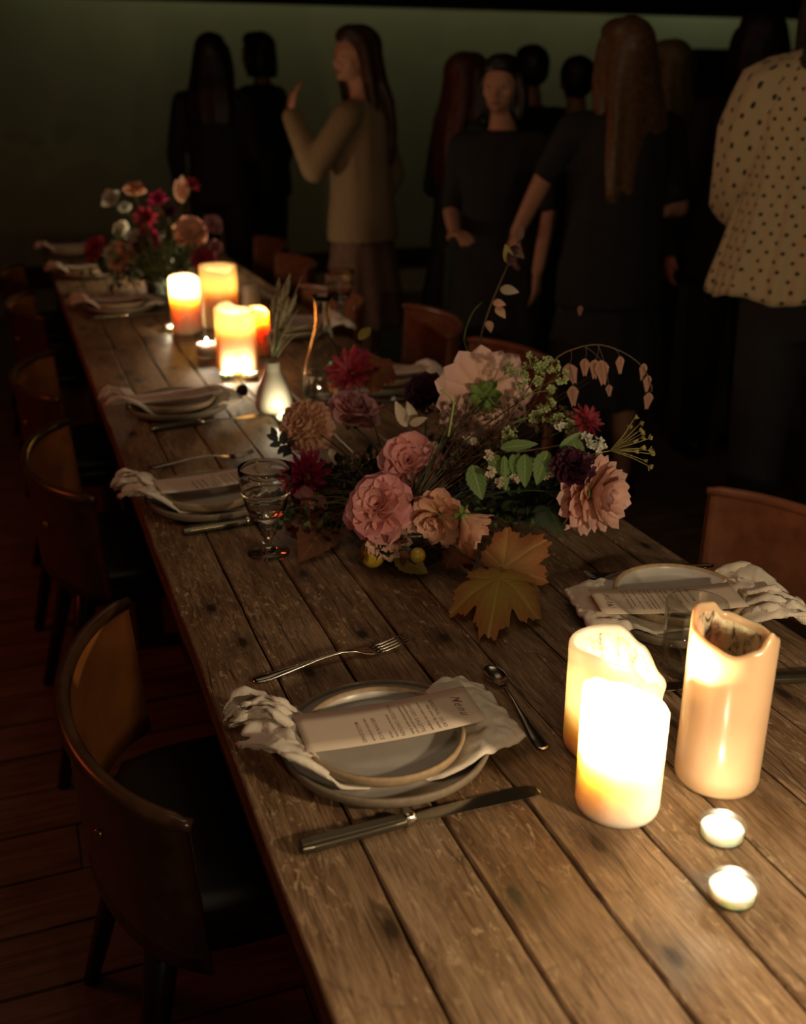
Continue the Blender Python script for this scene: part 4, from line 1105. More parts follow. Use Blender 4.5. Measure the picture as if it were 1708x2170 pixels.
bloom(bq, 'scabiosa', atd(905, 838, 1.90), dirv(-.1, .4, .85), [(12, 88, .032, .004, 0, 1.0), (10, 60, .027, .004, .003, 1.0)], 'tiny', M['burg'], False, (16, .014, 'tiny'), True, 13, 'near-black scabiosa beside the blush dahlia')
bloom(bq, 'zinnia', atd(1241, 893, 1.72), dirv(.35, .35, .7), [(12, 84, .026, .004, 0, .9), (10, 52, .022, .003, .004, .9)], 'pointed', M['crimson'], False, (7, .010, 'tiny'), True, 14, 'small crimson bloom at the upper right')
bloom(bq, 'zinnia', atd(745, 790, 2.10), dirv(-.2, .3, .7), [(13, 80, .044, .005, 0, 1.0), (9, 50, .032, .004, .004, 1.0)], 'pointed', M['crimson'], False, (8, .012, 'tiny'), True, 15, 'dusky crimson bloom at the upper left, slightly blurred')
bloom(bq, 'zinnia', atd(772, 770, 2.12), dirv(.4, .5, .5), [(7, 72, .030, .003, 0, 1.0)], 'broad', M['magenta'], False, None, True, 16)
for k, (a, b_, c_) in enumerate([((862, 905), (838, 850), 1.80), ((880, 905), (862, 850), 1.81), ((868, 900), (905, 885), 1.79), ((1015, 940), (980, 925), 1.72), ((700, 950), (712, 985), 1.9), ((925, 935), (912, 965), 1.78)]):
    leaf(bq, atd(*a, c_), atd(*b_, c_-.015), M['cream'], .42, 'cream_petal', 0, .05)
# --- stems feeding the flowers (part of the arrangement)
rb = random.Random(21)
for (px, py, d) in [(652, 905, 1.95), (742, 895, 1.98), (655, 1012, 1.86), (866, 985, 1.79), (806, 1085, 1.74), (1026, 850, 1.77), (1241, 895, 1.73), (905, 840, 1.90), (745, 795, 2.08), (1214, 1000, 1.60), (1248, 1050, 1.62), (1110, 845, 1.74)]:
    t = atd(px, py, d); e = BO+Vector((rb.uniform(-.03, .03), rb.uniform(-.03, .03), -.02))
    mid = e.lerp(t, .5)+Vector((0, 0, .03)); stem(bq, [e, mid, t], (.0020, .0013), M['leafd'])
# --- hanging green leaves on a woody side branch
stem(bq, [atd(960, 985, 1.72), atd(1030, 962, 1.66), atd(1100, 957, 1.63), atd(1180, 945, 1.61), atd(1225, 930, 1.60)], (.0020, .0010), M['stemb'], 'branch')
for (a, b_, W, d) in [((1000, 985), (1022, 1058), .55, 1.63), ((1042, 962), (1062, 1008), .60, 1.62), ((1068, 965), (1074, 1040), .30, 1.61), ((1086, 962), (1100, 1018), .45, 1.61), ((1112, 962), (1112, 1032), .48, 1.60), ((1124, 968), (1136, 1004), .5, 1.615), ((1160, 955), (1137, 1026), .52, 1.60), ((1060, 950), (1140, 938), .34, 1.64), ((1210, 925), (1235, 985), .5, 1.60), ((1185, 950), (1232, 915), .30, 1.60), ((1100, 960), (1090, 1015), .4, 1.64)]:
    leaf(bq, atd(*a, d), atd(*b_, d-.012), M['leafg'], W, 'leaf', rb.uniform(-.35, .35), .10)
# --- lime green florets on branching stems
def floret_cluster(px, py, d, n, r, mat, name='green_blossom', size=.0062):
    c = atd(px, py, d)-bq.matrix_world.translation; m = MB(); pm = petals('broad')[0]
    for k in range(n):
        v = Vector((rb.gauss(0, 1), rb.gauss(0, 1), rb.gauss(0, .9))).normalized()*r*rb.uniform(.45, 1)
        ax = frame(v+Vector((0, 0, .006))-VD*.006, rb.uniform(0, 6))
        for q in range(4):
            mx = petal_matrix(ax, PI/2*q, math.radians(66), .0004, 0, size*rb.uniform(.8, 1.15), 0, .95)
            mx.translation = mx.translation+v; join_petals(m, pm, mx)
        m.tube([Vector((0, 0, -r*.9)), v], [.0006, .0004], 4)
    return m.build(name, mat, bq, loc=c)
for (px, py, n, r) in [(1125, 762, 10, .013), (1150, 770, 12, .015), (1168, 775, 8, .011), (1083, 785, 9, .012), (1115, 790, 7, .010), (1190, 798, 10, .013), (1140, 800, 6, .009), (1108, 815, 7, .011), (1164, 826, 7, .009), (1078, 920, 8, .012), (1155, 855, 10, .013), (1135, 885, 8, .010), (1178, 888, 8, .011), (1075, 935, 6, .009), (1205, 905, 7, .010)]:
    floret_cluster(px, py, 1.66, n, r, M['lime'])
br0 = atd(1062, 915, 1.69)
stem(bq, [BO, atd(1020, 1040, 1.72), br0, atd(1102, 850, 1.67), atd(1138, 795, 1.66)], (.0020, .0010), M['stemb'], 'branch')
for t in [(1150, 775), (1190, 800), (1085, 790), (1110, 815), (1165, 828)]: stem(bq, [atd(1105, 845, 1.67), atd(t[0]*.5+1110*.5, t[1]*.5+835*.5, 1.665), atd(*t, 1.66)], (.0011, .0006), M['stem'], 'twig')
for t in [(1155, 858), (1135, 886), (1178, 890), (1205, 905)]: stem(bq, [atd(1080, 900, 1.68), atd(1120, 885, 1.665), atd(*t, 1.66)], (.0010, .0006), M['stem'], 'twig')
for (px, py, n, r) in [(1190, 900, 7, .008), (1262, 938, 9, .012), (1272, 948, 6, .008), (1170, 1000, 8, .009), (1162, 1008, 5, .006), (1060, 1022, 6, .006), (1036, 965, 8, .006), (1038, 1000, 7, .006), (1222, 972, 5, .007), (1245, 930, 7, .008), (1090, 1015, 4, .006)]:
    floret_cluster(px, py, 1.60, n, r, M['white'] if px > 1180 else M['cream'], 'small_white_blossom', .0058)
leaf(bq, atd(1222, 965, 1.58), atd(1227, 988, 1.575), M['white'], .55, 'white_petal'); leaf(bq, atd(1218, 966, 1.58), atd(1200, 970, 1.575), M['white'], .5, 'white_petal')
# --- fennel umbels
def umbel(px, py, d, dirn, n, L, spread, mat, s0, label=None):
    c = atd(px, py, d)-bq.matrix_world.translation; m = MB(); ax = frame(dirn, 1.0)
    for k in range(n):
        th = k*2.39996; be = math.radians(spread*math.sqrt((k+.5)/n))
        v = (ax[0]*math.cos(th)+ax[1]*math.sin(th))*math.sin(be)+ax[2]*math.cos(be)
        t = v*L*rb.uniform(.75, 1.05); m.tube([Vector((0, 0, 0)), t*.5+ax[2]*L*.06, t], [.0007, .0006, .0005], 4)
        for q in range(7):
            w_ = (v+Vector((rb.uniform(-1, 1), rb.uniform(-1, 1), rb.uniform(-1, 1)))*.6).normalized()*.007
            m.tube([t, t+w_, t+w_*1.25], [.0004, .0010, .0004], 4)
    m.tube([Vector(s0)-bq.matrix_world.translation-c, (Vector(s0)-bq.matrix_world.translation-c)*.45+Vector((0, 0, .004)), Vector((0, 0, 0))], [.0009, .0008, .0007], 5)
    o = m.build('umbel', mat, bq, loc=c)
    if label: o['label'] = label
umbel(1293, 955, 1.60, dirv(.92, .28, .1), 15, .060, 42, M['fennel'], atd(1205, 985, 1.61), 'yellow-green fennel umbel jutting out at the right')
for (px, py, d, dr, L) in [(985, 905, 1.76, (.1, .8, .3), .040), (950, 930, 1.77, (-.2, .9, .3), .038), (1040, 925, 1.72, (.3, .7, .4), .036), (1160, 905, 1.70, (.2, .8, .4), .040), (940, 895, 1.80, (.0, .9, .2), .034), (1005, 955, 1.72, (-.3, .5, .6), .030), (955, 1000, 1.70, (.1, .6, .6), .028), (760, 1000, 1.82, (-.2, .5, .6), .030), (1075, 890, 1.74, (.1, .8, .4), .034)]:
    umbel(px, py, d, dirv(*dr), 13, L, 60, M['umbelb'], BO+Vector((rb.uniform(-.03, .03), 0, 0)))
# --- bent pale green stem, stray stems
stem(bq, [atd(950, 925, 1.66), atd(956, 890, 1.655), atd(962, 852, 1.65)], (.0020, .0019), M['stemp'], 'bent_stem'); stem(bq, [atd(962, 852, 1.65), atd(950, 838, 1.65), atd(934, 826, 1.65)], (.0019, .0013), M['stemp'], 'bent_stem')
stem(bq, [atd(780, 880, 1.90), atd(800, 866, 1.88), atd(812, 858, 1.87)], (.002, .0022), M['mauve'], 'bud')
stem(bq, [BO, atd(990, 800, 1.80), atd(983, 720, 1.86), atd(1000, 665, 1.9), atd(1022, 640, 1.93)], (.0016, .0008), M['stem'], 'grass_blade')
stem(bq, [atd(700, 1015, 1.85), atd(725, 1005, 1.84), atd(745, 980, 1.84)], (.0010, .0008), M['stemp'], 'stem')
# --- tall bare sprig with small leaves
stem(bq, [BO, atd(1000, 860, 1.80), atd(1012, 745, 1.86), atd(1035, 660, 1.90), atd(1068, 580, 1.94), atd(1098, 510, 1.98)], (.0022, .0010), M['stemb'], 'tall_sprig')
for (a, b_, mt) in [((1080, 560), (1072, 518), 'leafy'), ((1060, 612), (1098, 618), 'cream'), ((1052, 650), (1070, 672), 'peach'), ((1045, 640), (1070, 645), 'peach'), ((1035, 680), (1040, 702), 'peach'), ((1088, 530), (1110, 545), 'stemb'), ((1095, 520), (1080, 560), 'burg'), ((1098, 510), (1108, 480), 'stemb')]:
    leaf(bq, atd(*a, 1.94), atd(*b_, 1.92), M[mt], .5, 'sprig_leaf')
# --- arching sea oats
stem(bq, [BO, atd(1100, 900, 1.74), atd(1165, 775, 1.72), atd(1215, 740, 1.71), atd(1275, 731, 1.70), atd(1335, 755, 1.70), atd(1370, 790, 1.70), atd(1382, 830, 1.70)], (.0016, .0006), M['stemb'], 'arching_stem')
def oat(px, py, ln, ang, d=1.70, mat='oat', wd=.011):
    """flat overlapping spikelet hanging from its top point"""
    L = ln*d/F; m = MB(); pm = petals('pointed')[0]
    n = 8
    for k in range(n):
        f = k/(n-1)
        for s in (-1, 1):
            be = math.radians(s*(40-22*f)); l = L*.42*(1-.4*f)
            Y = Vector((math.sin(be), 0, -math.cos(be))); Z = Vector((0, -1, 0)); X = Y.cross(Z)
            o_ = Vector((0, s*.0004, -L*.68*f))
            mx = Matrix(((X.x*l*.95, Y.x*l, Z.x*l, o_.x), (X.y*l*.95, Y.y*l, Z.y*l, o_.y), (X.z*l*.95, Y.z*l, Z.z*l, o_.z), (0, 0, 0, 1))); join_petals(m, pm, mx)
    o = m.build('sea_oat_spikelet', M[mat], bq, loc=atd(px, py, d)-bq.matrix_world.translation)
    o.rotation_euler = (rb.uniform(-.2, .2), ang, -YAW+rb.uniform(-.5, .5)); return o
OATS = [(1207, 772, 52, -.30), (1213, 818, 48, -.1), (1240, 760, 42, -.05), (1262, 762, 48, 0), (1274, 764, 58, -.15), (1313, 755, 42, -.05), (1372, 795, 42, 0), (1376, 832, 40, .1), (1290, 815, 30, -.15), (1364, 770, 40, .1), (1205, 770, 44, .1)]
for (px, py, ln, an) in OATS: oat(px, py, ln, an)
for (a, b_) in [((1210, 743), (1207, 772)), ((1268, 731), (1262, 762)), ((1240, 734), (1240, 760)), ((1300, 737), (1313, 755)), ((1268, 731), (1290, 815)), ((1382, 815), (1376, 832)), ((1207, 772), (1213, 818)), ((1240, 734), (1274, 764))]:
    stem(bq, [atd(*a, 1.70), atd((a[0]+b_[0])/2+3, (a[1]+b_[1])/2, 1.70), atd(*b_, 1.70)], (.0006, .0004), M['stemb'], 'pedicel', 4)
oat(1230, 648, 24, 0, 2.3, 'oat')
# --- maple leaves at the foot
maple(bq, atd(1066, 1203, 1.57), atd(1158, 1138, 1.57), M['maple'], .95, seed=1, up=dirv(.1, .55, .8), label='large orange-brown maple leaf standing upright')
maple(bq, at(1060, 1222, TZ+.040), at(1034, 1331, TZ+.026), M['mapley'], .66, seed=2, deep=.46, up=dirv(-.1, .6, .7), label='yellow and russet maple leaf hanging down')
maple(bq, atd(978, 1150, 1.62), at(942, 1202, TZ+.012), M['mapler'], 1.0, seed=3, up=dirv(.1, .5, .8), label='rust red maple leaf')
maple(bq, atd(1165, 1080, 1.62), atd(1190, 1128, 1.59), M['leafd'], .9, seed=4, up=dirv(.2, .5, .8))
maple(bq, atd(775, 800, 2.12), atd(800, 748, 2.16), M['mapler'], .9, seed=5, up=dirv(.1, .3, .9), label='dim russet leaf behind the crimson bloom')
maple(bq, atd(800, 770, 2.12), atd(790, 830, 2.1), M['mapler'], .9, seed=6, up=dirv(.1, .5, .8))
stem(bq, [BO, atd(1000, 1190, 1.60), atd(1066, 1203, 1.57)], (.0016, .0014), M['stemb'], 'stem'); stem(bq, [BO, atd(1010, 1200, 1.58), at(1068, 1228, TZ+.035)], (.0016, .0014), M['stemb'], 'stem')
leaf(bq, at(835, 1175, TZ+.03), at(905, 1212, TZ+.012), M['leafy'], .6, 'yellow_leaf', .2); leaf(bq, at(690, 1110, TZ+.028), at(618, 1138, TZ+.020), M['leafb'], .6, 'russet_leaf', .3)
leaf(bq, at(700, 1105, TZ+.032), at(640, 1176, TZ+.020), M['leafb'], .6, 'russet_leaf', -.2); leaf(bq, atd(760, 720, 2.12), atd(788, 690, 2.15), M['leafy'], .4, 'yellow_leaf')
for (px, py, r, d) in [(790, 1178, .019, 1.64), (885, 1177, .0125, 1.60)]:
    m = MB(); m.lathe([(0, -.96*r)]+[(r*math.cos(a_*.25), r*math.sin(a_*.25)) for a_ in range(-5, 6)]+[(0, .90*r)], 24); m.build('crab_apple', M['fruit'], bq, loc=atd(px, py, d)-bq.matrix_world.translation)
# --- dark little sprig at the left
stem(bq, [atd(640, 965, 1.9), atd(605, 945, 1.9), atd(580, 920, 1.9)], (.0010, .0006), M['twine'], 'dark_sprig')
for (a, b_) in [((590, 930), (565, 922)), ((600, 942), (602, 912)), ((585, 925), (575, 905)), ((595, 938), (572, 945)), ((605, 945), (588, 962)), ((615, 950), (600, 968)), ((610, 945), (625, 932)), ((600, 945), (618, 962))]:
    leaf(bq, atd(*a, 1.9), atd(*b_, 1.89), M['twine'], .6, 'dark_leaf')
# --- foliage and fine stems filling the middle, past counting
def filler(parent, name, centre, n, rx, ry, rz, mats_leaf, sz=(.012, .030), seed=9, stems=60, base=None, keep=None):
    r_ = random.Random(seed); c = Vector(centre)-parent.matrix_world.translation; m = MB(); pm = leaf_me('t', 1, .5, .15, .25, .0, 6, 3)
    b0 = (Vector(base)-parent.matrix_world.translation) if base is not None else c
    k = 0
    while k < n:
        v = Vector((r_.gauss(0, .5), r_.gauss(0, .5), r_.gauss(0, .5)))
        if v.length > 1: continue
        v = Vector((v.x*rx, v.y*ry, v.z*rz))+c
        if v.z < .012+sz[1]*.5: continue
        k += 1
        ax = frame(Vector((r_.uniform(-1, 1), r_.uniform(-1, 1), r_.uniform(-.3, 1)))); L = r_.uniform(*sz)
        join_petals(m, pm, Matrix.Translation(v) @ petal_matrix(ax, r_.uniform(0, 6), math.radians(r_.uniform(50, 110)), 0, 0, L), r_.choice(range(len(mats_leaf))))
    nm = len(mats_leaf)
    for k in range(stems):
        v = Vector((r_.gauss(0, .5)*rx, r_.gauss(0, .5)*ry, abs(r_.gauss(.4, .4))*rz))+c
        m.tube([b0, b0.lerp(v, .5)+Vector((0, 0, .02)), v], [.0011, .0009, .0005], 4, nm-1)
    o = m.build(name, mats_leaf, parent); o['kind'] = 'stuff'; return o
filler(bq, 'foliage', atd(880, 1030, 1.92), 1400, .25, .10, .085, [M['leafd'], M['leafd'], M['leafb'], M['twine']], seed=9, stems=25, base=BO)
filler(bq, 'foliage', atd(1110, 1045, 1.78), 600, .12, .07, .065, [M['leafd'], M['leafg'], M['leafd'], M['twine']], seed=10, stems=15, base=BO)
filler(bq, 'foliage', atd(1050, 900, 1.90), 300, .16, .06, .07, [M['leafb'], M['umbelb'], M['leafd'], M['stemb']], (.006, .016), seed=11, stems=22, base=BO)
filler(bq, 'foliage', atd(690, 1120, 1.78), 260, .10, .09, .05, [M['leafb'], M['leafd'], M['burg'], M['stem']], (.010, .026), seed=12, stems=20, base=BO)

filler(bq, 'foliage', atd(880, 1150, 1.64), 110, .10, .05, .022, [M['leafb'], M['leafd'], M['leafb'], M['twine']], (.014, .034), seed=13, stems=10, base=BO)
# ------------------------------------------------------------------ far bouquet
p = at(345, 640)
fb_ = tag(empty('flower_arrangement', (p.x, p.y+.03, TZ+.0008)), 'blurred far bouquet of pink, magenta and white blooms beyond the far candles', 'bouquet')
bpy.context.view_layer.update()
m = MB(); m.lathe([(0, 0), (.045, 0), (.050, .004), (.052, .08), (.050, .09), (.048, .09), (.048, .08), (.045, .008), (0, .006)], 36); m.build('glass_vase', M['gglass'], fb_)
FO = Vector((p.x, p.y+.03, TZ+.06))
for k, (px, py, r, mt, kd, fc) in enumerate([(237, 424, 20, 'white', 'broad', (-.3, .4, .8)), (265, 443, 13, 'white', 'broad', (0, .5, .8)), (285, 408, 22, 'salmon', 'broad', (.2, .6, .5)), (335, 426, 22, 'magenta', 'pointed', (0, .5, .8)),
        (308, 465, 26, 'crimson', 'pointed', (.2, .3, .8)), (258, 487, 17, 'white', 'broad', (-.2, .2, .9)), (283, 500, 14, 'white', 'broad', (.1, .2, .9)), (310, 516, 28, 'magenta', 'rose', (.1, .2, .9)), (403, 496, 32, 'salmon', 'rose', (.2, .1, .9)),
        (450, 478, 20, 'mauve', 'rose', (.5, .3, .6)), (430, 550, 22, 'crimson', 'rose', (.3, .0, .9)), (206, 532, 26, 'crimson', 'rose', (-.6, .2, .6)), (256, 548, 32, 'peach', 'rose', (-.2, 0, .9)), (230, 560, 20, 'burg', 'rose', (-.2, 0, .9)), (405, 395, 17, 'crimson', 'pointed', (.3, .5, .6)),
        (330, 548, 18, 'lime', 'broad', (.1, .1, .9)), (455, 525, 14, 'mauve', 'rose', (.4, .1, .8)), (358, 450, 14, 'burg', 'rose', (0, .4, .8))]):
    dep = 3.95+((k*37) % 11-5)*.012; R = r*dep/F
    bloom(fb_, 'bloom', atd(px, py, dep), dirv(*fc), [(8, 80, R*1.1, R*.1, 0, 1.1), (7, 50, R, R*.1, R*.1, 1.1), (5, 24, R*.8, R*.05, R*.15, 1)], kd, M[mt], False, None, True, 40+k)
    t = atd(px, py, dep+.02); stem(fb_, [FO, FO.lerp(t, .5)+Vector((0, 0, .03)), t], (.003, .002), M['stem'])
stem(fb_, [FO, atd(365, 520, 3.9), atd(362, 475, 3.9), atd(340, 445, 3.9), atd(325, 442, 3.9)], (.004, .003), M['stemp'], 'curved_stem')
for (a, b_) in [((388, 430), (372, 380)), ((385, 425), (385, 370)), ((392, 420), (395, 385))]: leaf(fb_, atd(*a, 3.9), atd(*b_, 3.88), M['peach'], .5, 'pointed_petal')
stem(fb_, [FO, atd(370, 500, 3.92), atd(388, 430, 3.9)], (.003, .002), M['stemb'])
filler(fb_, 'foliage', atd(320, 560, 3.98), 420, .26, .15, .13, [M['leafd'], M['leafg'], M['leafd'], M['stem']], (.02, .05), 15, 40, FO)
# ================================================================== PEOPLE
def sph(m, c, r, n=14, k=10):
    """ellipsoid"""
    c = Vector(c); r = (r, r, r) if isinstance(r, (int, float)) else r
    V = [(c.x, c.y, c.z-r[2])]
    for i in range(1, k):
        a = -PI/2+PI*i/k
        for j in range(n):
            q = 2*PI*j/n; V.append((c.x+r[0]*math.cos(a)*math.cos(q), c.y+r[1]*math.cos(a)*math.sin(q), c.z+r[2]*math.sin(a)))
    V.append((c.x, c.y, c.z+r[2])); Fc = []
    for j in range(n): Fc.append((0, 1+(j+1) % n, 1+j))
    for i in range(k-2):
        for j in range(n): Fc.append((1+i*n+j, 1+i*n+(j+1) % n, 1+(i+1)*n+(j+1) % n, 1+(i+1)*n+j))
    for j in range(n): Fc.append((len(V)-1, 1+(k-2)*n+j, 1+(k-2)*n+(j+1) % n))
    m.add(V, Fc)
def limb(m, pts, rs, n=14):
    """tapered limb with rounded joints"""
    for i in range(len(pts)-1):
        a, b = Vector(pts[i]), Vector(pts[i+1]); m.tube([a, a.lerp(b, .33), a.lerp(b, .66), b], [rs[i], rs[i]*.6+rs[i+1]*.4+.002, rs[i]*.35+rs[i+1]*.65+.001, rs[i+1]], n)
    for p, r in zip(pts, rs): sph(m, p, r*1.0, n, 8)
def stack(m, rings, n=28, fold=0, amp=0.0, ph=0.0):
    """closed body from ellipse rings (x, y, z, rx, ry)"""
    V = []; Fc = []
    zt, zb = rings[0][2], rings[-1][2]
    for (x, y, z, rx, ry) in rings:
        t = abs((z-zt)/(zb-zt)) if zb != zt else 0
        for j in range(n):
            q = 2*PI*j/n; k = 1+amp*t*math.sin(fold*q+ph)
            V.append((x+rx*k*math.cos(q), y+ry*k*math.sin(q), z))
    for i in range(len(rings)-1):
        for j in range(n): Fc.append((i*n+j, i*n+(j+1) % n, (i+1)*n+(j+1) % n, (i+1)*n+j))
    Fc.append(tuple(range(n))[::-1]); Fc.append(tuple((len(rings)-1)*n+j for j in range(n)))
    m.add(V, Fc)
def fused(name, m, mat, parent, voxel=.010, smooth=6):
    o = m.build(name, mat, parent)
    rm = o.modifiers.new('fuse', 'REMESH'); rm.mode = 'VOXEL'; rm.voxel_size = voxel; rm.use_smooth_shade = True
    sm = o.modifiers.new('smooth', 'SMOOTH'); sm.factor = .5; sm.iterations = smooth
    dg = bpy.context.evaluated_depsgraph_get(); me = bpy.data.meshes.new_from_object(o.evaluated_get(dg))
    o.modifiers.clear(); old = o.data; o.data = me; bpy.data.meshes.remove(old)
    me.polygons.foreach_set('use_smooth', [True]*len(me.polygons)); return o
def hand(m, w_, d, side, up, curl=.5, s=1.0):
    """palm and five fingers at wrist w_, pointing along d; up = back of the hand"""
    d = Vector(d).normalized(); u = Vector(up); u = (u-d*u.dot(d)).normalized(); r = d.cross(u)*side
    w_ = Vector(w_)
    for f in (-.03, -.012, .008, .026): m.tube([w_+r*f*.55*s, w_+d*.045*s+r*f*.9*s, w_+d*.088*s+r*f*s], [.015*s, .0155*s, .012*s], 8)
    for k, (f, L) in enumerate(((-.031, .058), (-.0105, .070), (.010, .076), (.030, .068))):
        p = w_+d*.085*s+r*f*s; a = curl*(.5+.12*k); P = [p]; dd = d
        for q in range(3):
            dd = (dd*math.cos(a)-u*math.sin(a)).normalized() if q == 0 else (dd-u*a*.6).normalized()
            P.append(P[-1]+dd*L*s*(.42, .32, .26)[q])
        m.tube(P, [.0092*s, .0088*s, .0082*s, .0070*s], 8); sph(m, P[-1], .007*s, 8, 6)
    p = w_+d*.020*s+r*.026*s; t1 = p+(d*.6+r*.75-u*.25).normalized()*.036*s; t2 = t1+(d*.9+r*.2-u*.3).normalized()*.030*s
    m.tube([p, t1, t2], [.013*s, .0105*s, .0085*s], 8); sph(m, t2, .0082*s, 8, 6)
def person(label, x, y, rz, H, skin, arms, top, bottom, hair, turn=0.0, cloth='top', female=True, nod=0.0, group=None, lean=0.0, vox=.0095, fine=False):
    """local frame: faces +y, right hand at +x. arms: {'L'/'R': (elbow, wrist, hand dir, up, curl)} in metres at H=1.68"""
    k = H/1.68
    t = tag(empty('person', (x, y, 0), rz), label, 'person', group)
    S = lambda p: (p[0]*k, p[1]*k, p[2]*k)
    sw = .178 if female else .20
    m = MB()
    def R(*q): return tuple(v*k for v in q)
    stack(m, [R(0, 0, .80, .155, .105), R(0, 0, .90, .170, .115), R(0, .0, .98, .150, .105), R(0, .0, 1.06, .128, .092), R(0, .005, 1.16, .140, .098), R(0, .01, 1.26, .158, .108), R(0, .0, 1.34, .165, .092), R(0, -.005, 1.39, .125, .07), R(0, -.008, 1.425, .062, .055)])
    limb(m, [R(0, -.008, 1.40), R(0, .006, 1.50)], [.056*k, .050*k])
    for s in (-1, 1):
        limb(m, [R(.088*s, 0, .86), R(.095*s, .012, .475), R(.10*s, -.015, .085)], [.088*k, .056*k, .036*k])
        limb(m, [R(.10*s, -.03, .045), R(.108*s, .09, .030), R(.112*s, .155, .020)], [.036*k, .034*k, .022*k])
        a = arms['R' if s > 0 else 'L']
        sh = R(sw*s, 0, 1.355)
        limb(m, [R(sw*.7*s, 0, 1.36), sh, S(a[0]), S(a[1])], [.055*k, .052*k, .036*k, .025*k])
        hand(m, S(a[1]), a[2], s, a[3], a[4], k*.95)
    # head, turned about the neck
    def head(p):
        v = Vector((p[0], p[1], p[2]-1.50)); v.rotate(Euler((-nod, 0, turn))); return tuple(Vector((v.x*k, (v.y+.012)*k, (v.z+1.50)*k)))
    hs = MB()
    sph(hs, (0, .012, 1.605), (.074, .092, .088), 24, 16)
    sph(hs, (0, .045, 1.545), (.054, .055, .056), 20, 12)                           # jaw
    sph(hs, (0, .088, 1.507), (.020, .014, .014), 12, 8)                            # chin
    for s in (-1, 1):
        sph(hs, (.043*s, .070, 1.568), (.020, .018, .020), 12, 8)                   # cheek
        sph(hs, (.078*s, -.002, 1.580), (.010, .018, .030), 12, 8)                  # ear
        sph(hs, (.031*s, .090, 1.612), (.024, .010, .008), 12, 6)                   # brow
    hs.tube([(0, .098, 1.600), (0, .108, 1.582), (0, .118, 1.562), (0, .106, 1.552)], [.008, .0095, .0125, .009], 10)
    for s in (-1, 1): sph(hs, (.010*s, .106, 1.558), .0085, 8, 6)
    sph(hs, (0, .098, 1.532), (.021, .010, .0055), 12, 6); sph(hs, (0, .097, 1.524), (.018, .010, .006), 12, 6)
    hs.V = [head(v) for v in hs.V]; m.add(hs.V, hs.F)
    body = fused('body', m, skin, t, vox*k if not fine else .007, 3)
    for s in (-1, 1):
        m = MB(); sph(m, (.031*s, .086, 1.590), (.0135, .010, .0095), 12, 8); m.V = [head(v) for v in m.V]; e = m.build('eye', M['eye'], t)
        m = MB(); sph(m, (.031*s, .0935, 1.590), (.0058, .0042, .0058), 10, 6); m.V = [head(v) for v in m.V]; m.build('iris', M['iris'], e)
    m = MB(); sph(m, (0, .1015, 1.5285), (.020, .0075, .0085), 12, 6); m.V = [head(v) for v in m.V]; m.build('lips', M['lip'], t)
    # hair
    kind, hm, ln = hair
    m = MB()
    sph(m, (0, -.012, 1.628), (.090, .100, .090), 24, 14)
    sph(m, (0, .030, 1.668), (.072, .070, .048), 20, 10)
    if kind == 'long':
        stack(m, [(0, -.030, 1.66, .080, .070), (0, -.040, 1.58, .100, .066), (0, -.055, 1.50, .112, .060), (0, -.085, 1.42, .128, .050), (0, -.098, 1.42-ln*.4, .135, .042), (0, -.098, 1.42-ln*.8, .120, .036), (0, -.090, 1.42-ln, .075, .022)], 30, 9, .10)
        for s in (-1, 1): limb(m, [(.072*s, .02, 1.63), (.092*s, .01, 1.54), (.098*s, .0, 1.46), (.105*s, -.02, 1.36)], [.028, .030, .028, .018])
    elif kind == 'bob':
        stack(m, [(0, -.020, 1.66, .084, .080), (0, -.030, 1.58, .104, .078), (0, -.035, 1.50, .108, .070), (0, -.040, 1.46, .095, .056)], 30, 9, .05)
        for s in (-1, 1): limb(m, [(.074*s, .02, 1.63), (.090*s, .012, 1.55), (.088*s, .015, 1.48)], [.026, .028, .020])
    elif kind == 'bun':
        sph(m, (0, -.105, 1.70), (.045, .042, .042)); sph(m, (0, -.06, 1.60), (.075, .055, .07))
    else:
        sph(m, (0, -.045, 1.59), (.080, .062, .075))
    m.V = [head(v) for v in m.V]
    fused('hair', m, hm, t, .0085, 3)
    # clothing
    if top is not None:
        m = MB(); hem = top.get('hem', .88); g = top.get('ease', .016)
        stack(m, [R(0, 0, hem, .150+g*1.9, .105+g*1.9), R(0, 0, (hem+1.0)/2, .158+g*1.5, .112+g*1.4), R(0, 0, 1.03, .142+g*1.3, .100+g*1.4), R(0, .004, 1.16, .146+g, .104+g), R(0, .01, 1.26, .160+g, .112+g), R(0, 0, 1.34, .168+g*.6, .094+g), R(0, -.004, 1.395, .130+g*.4, .070+g*.8), R(0, -.008, 1.425, .072, .062)], 34, 11, -.035)
        for s in (-1, 1):
            a = arms['R' if s > 0 else 'L']; sh = R(sw*s, 0, 1.355); el = Vector(S(a[0])); wr = Vector(S(a[1]))
            sl = top.get('sleeve', 1.0)
            if sl >= 1: limb(m, [R(sw*.7*s, 0, 1.36), sh, el, el.lerp(wr, .93)], [.063*k, .062*k, (.048+g*.4)*k, (.034+g*.3)*k])
            else: e2 = Vector(sh).lerp(el, sl); limb(m, [R(sw*.7*s, 0, 1.36), sh, e2], [.063*k, .062*k, .050*k])
        fused(top.get('name', 'top'), m, top['mat'], t, .010, 4)
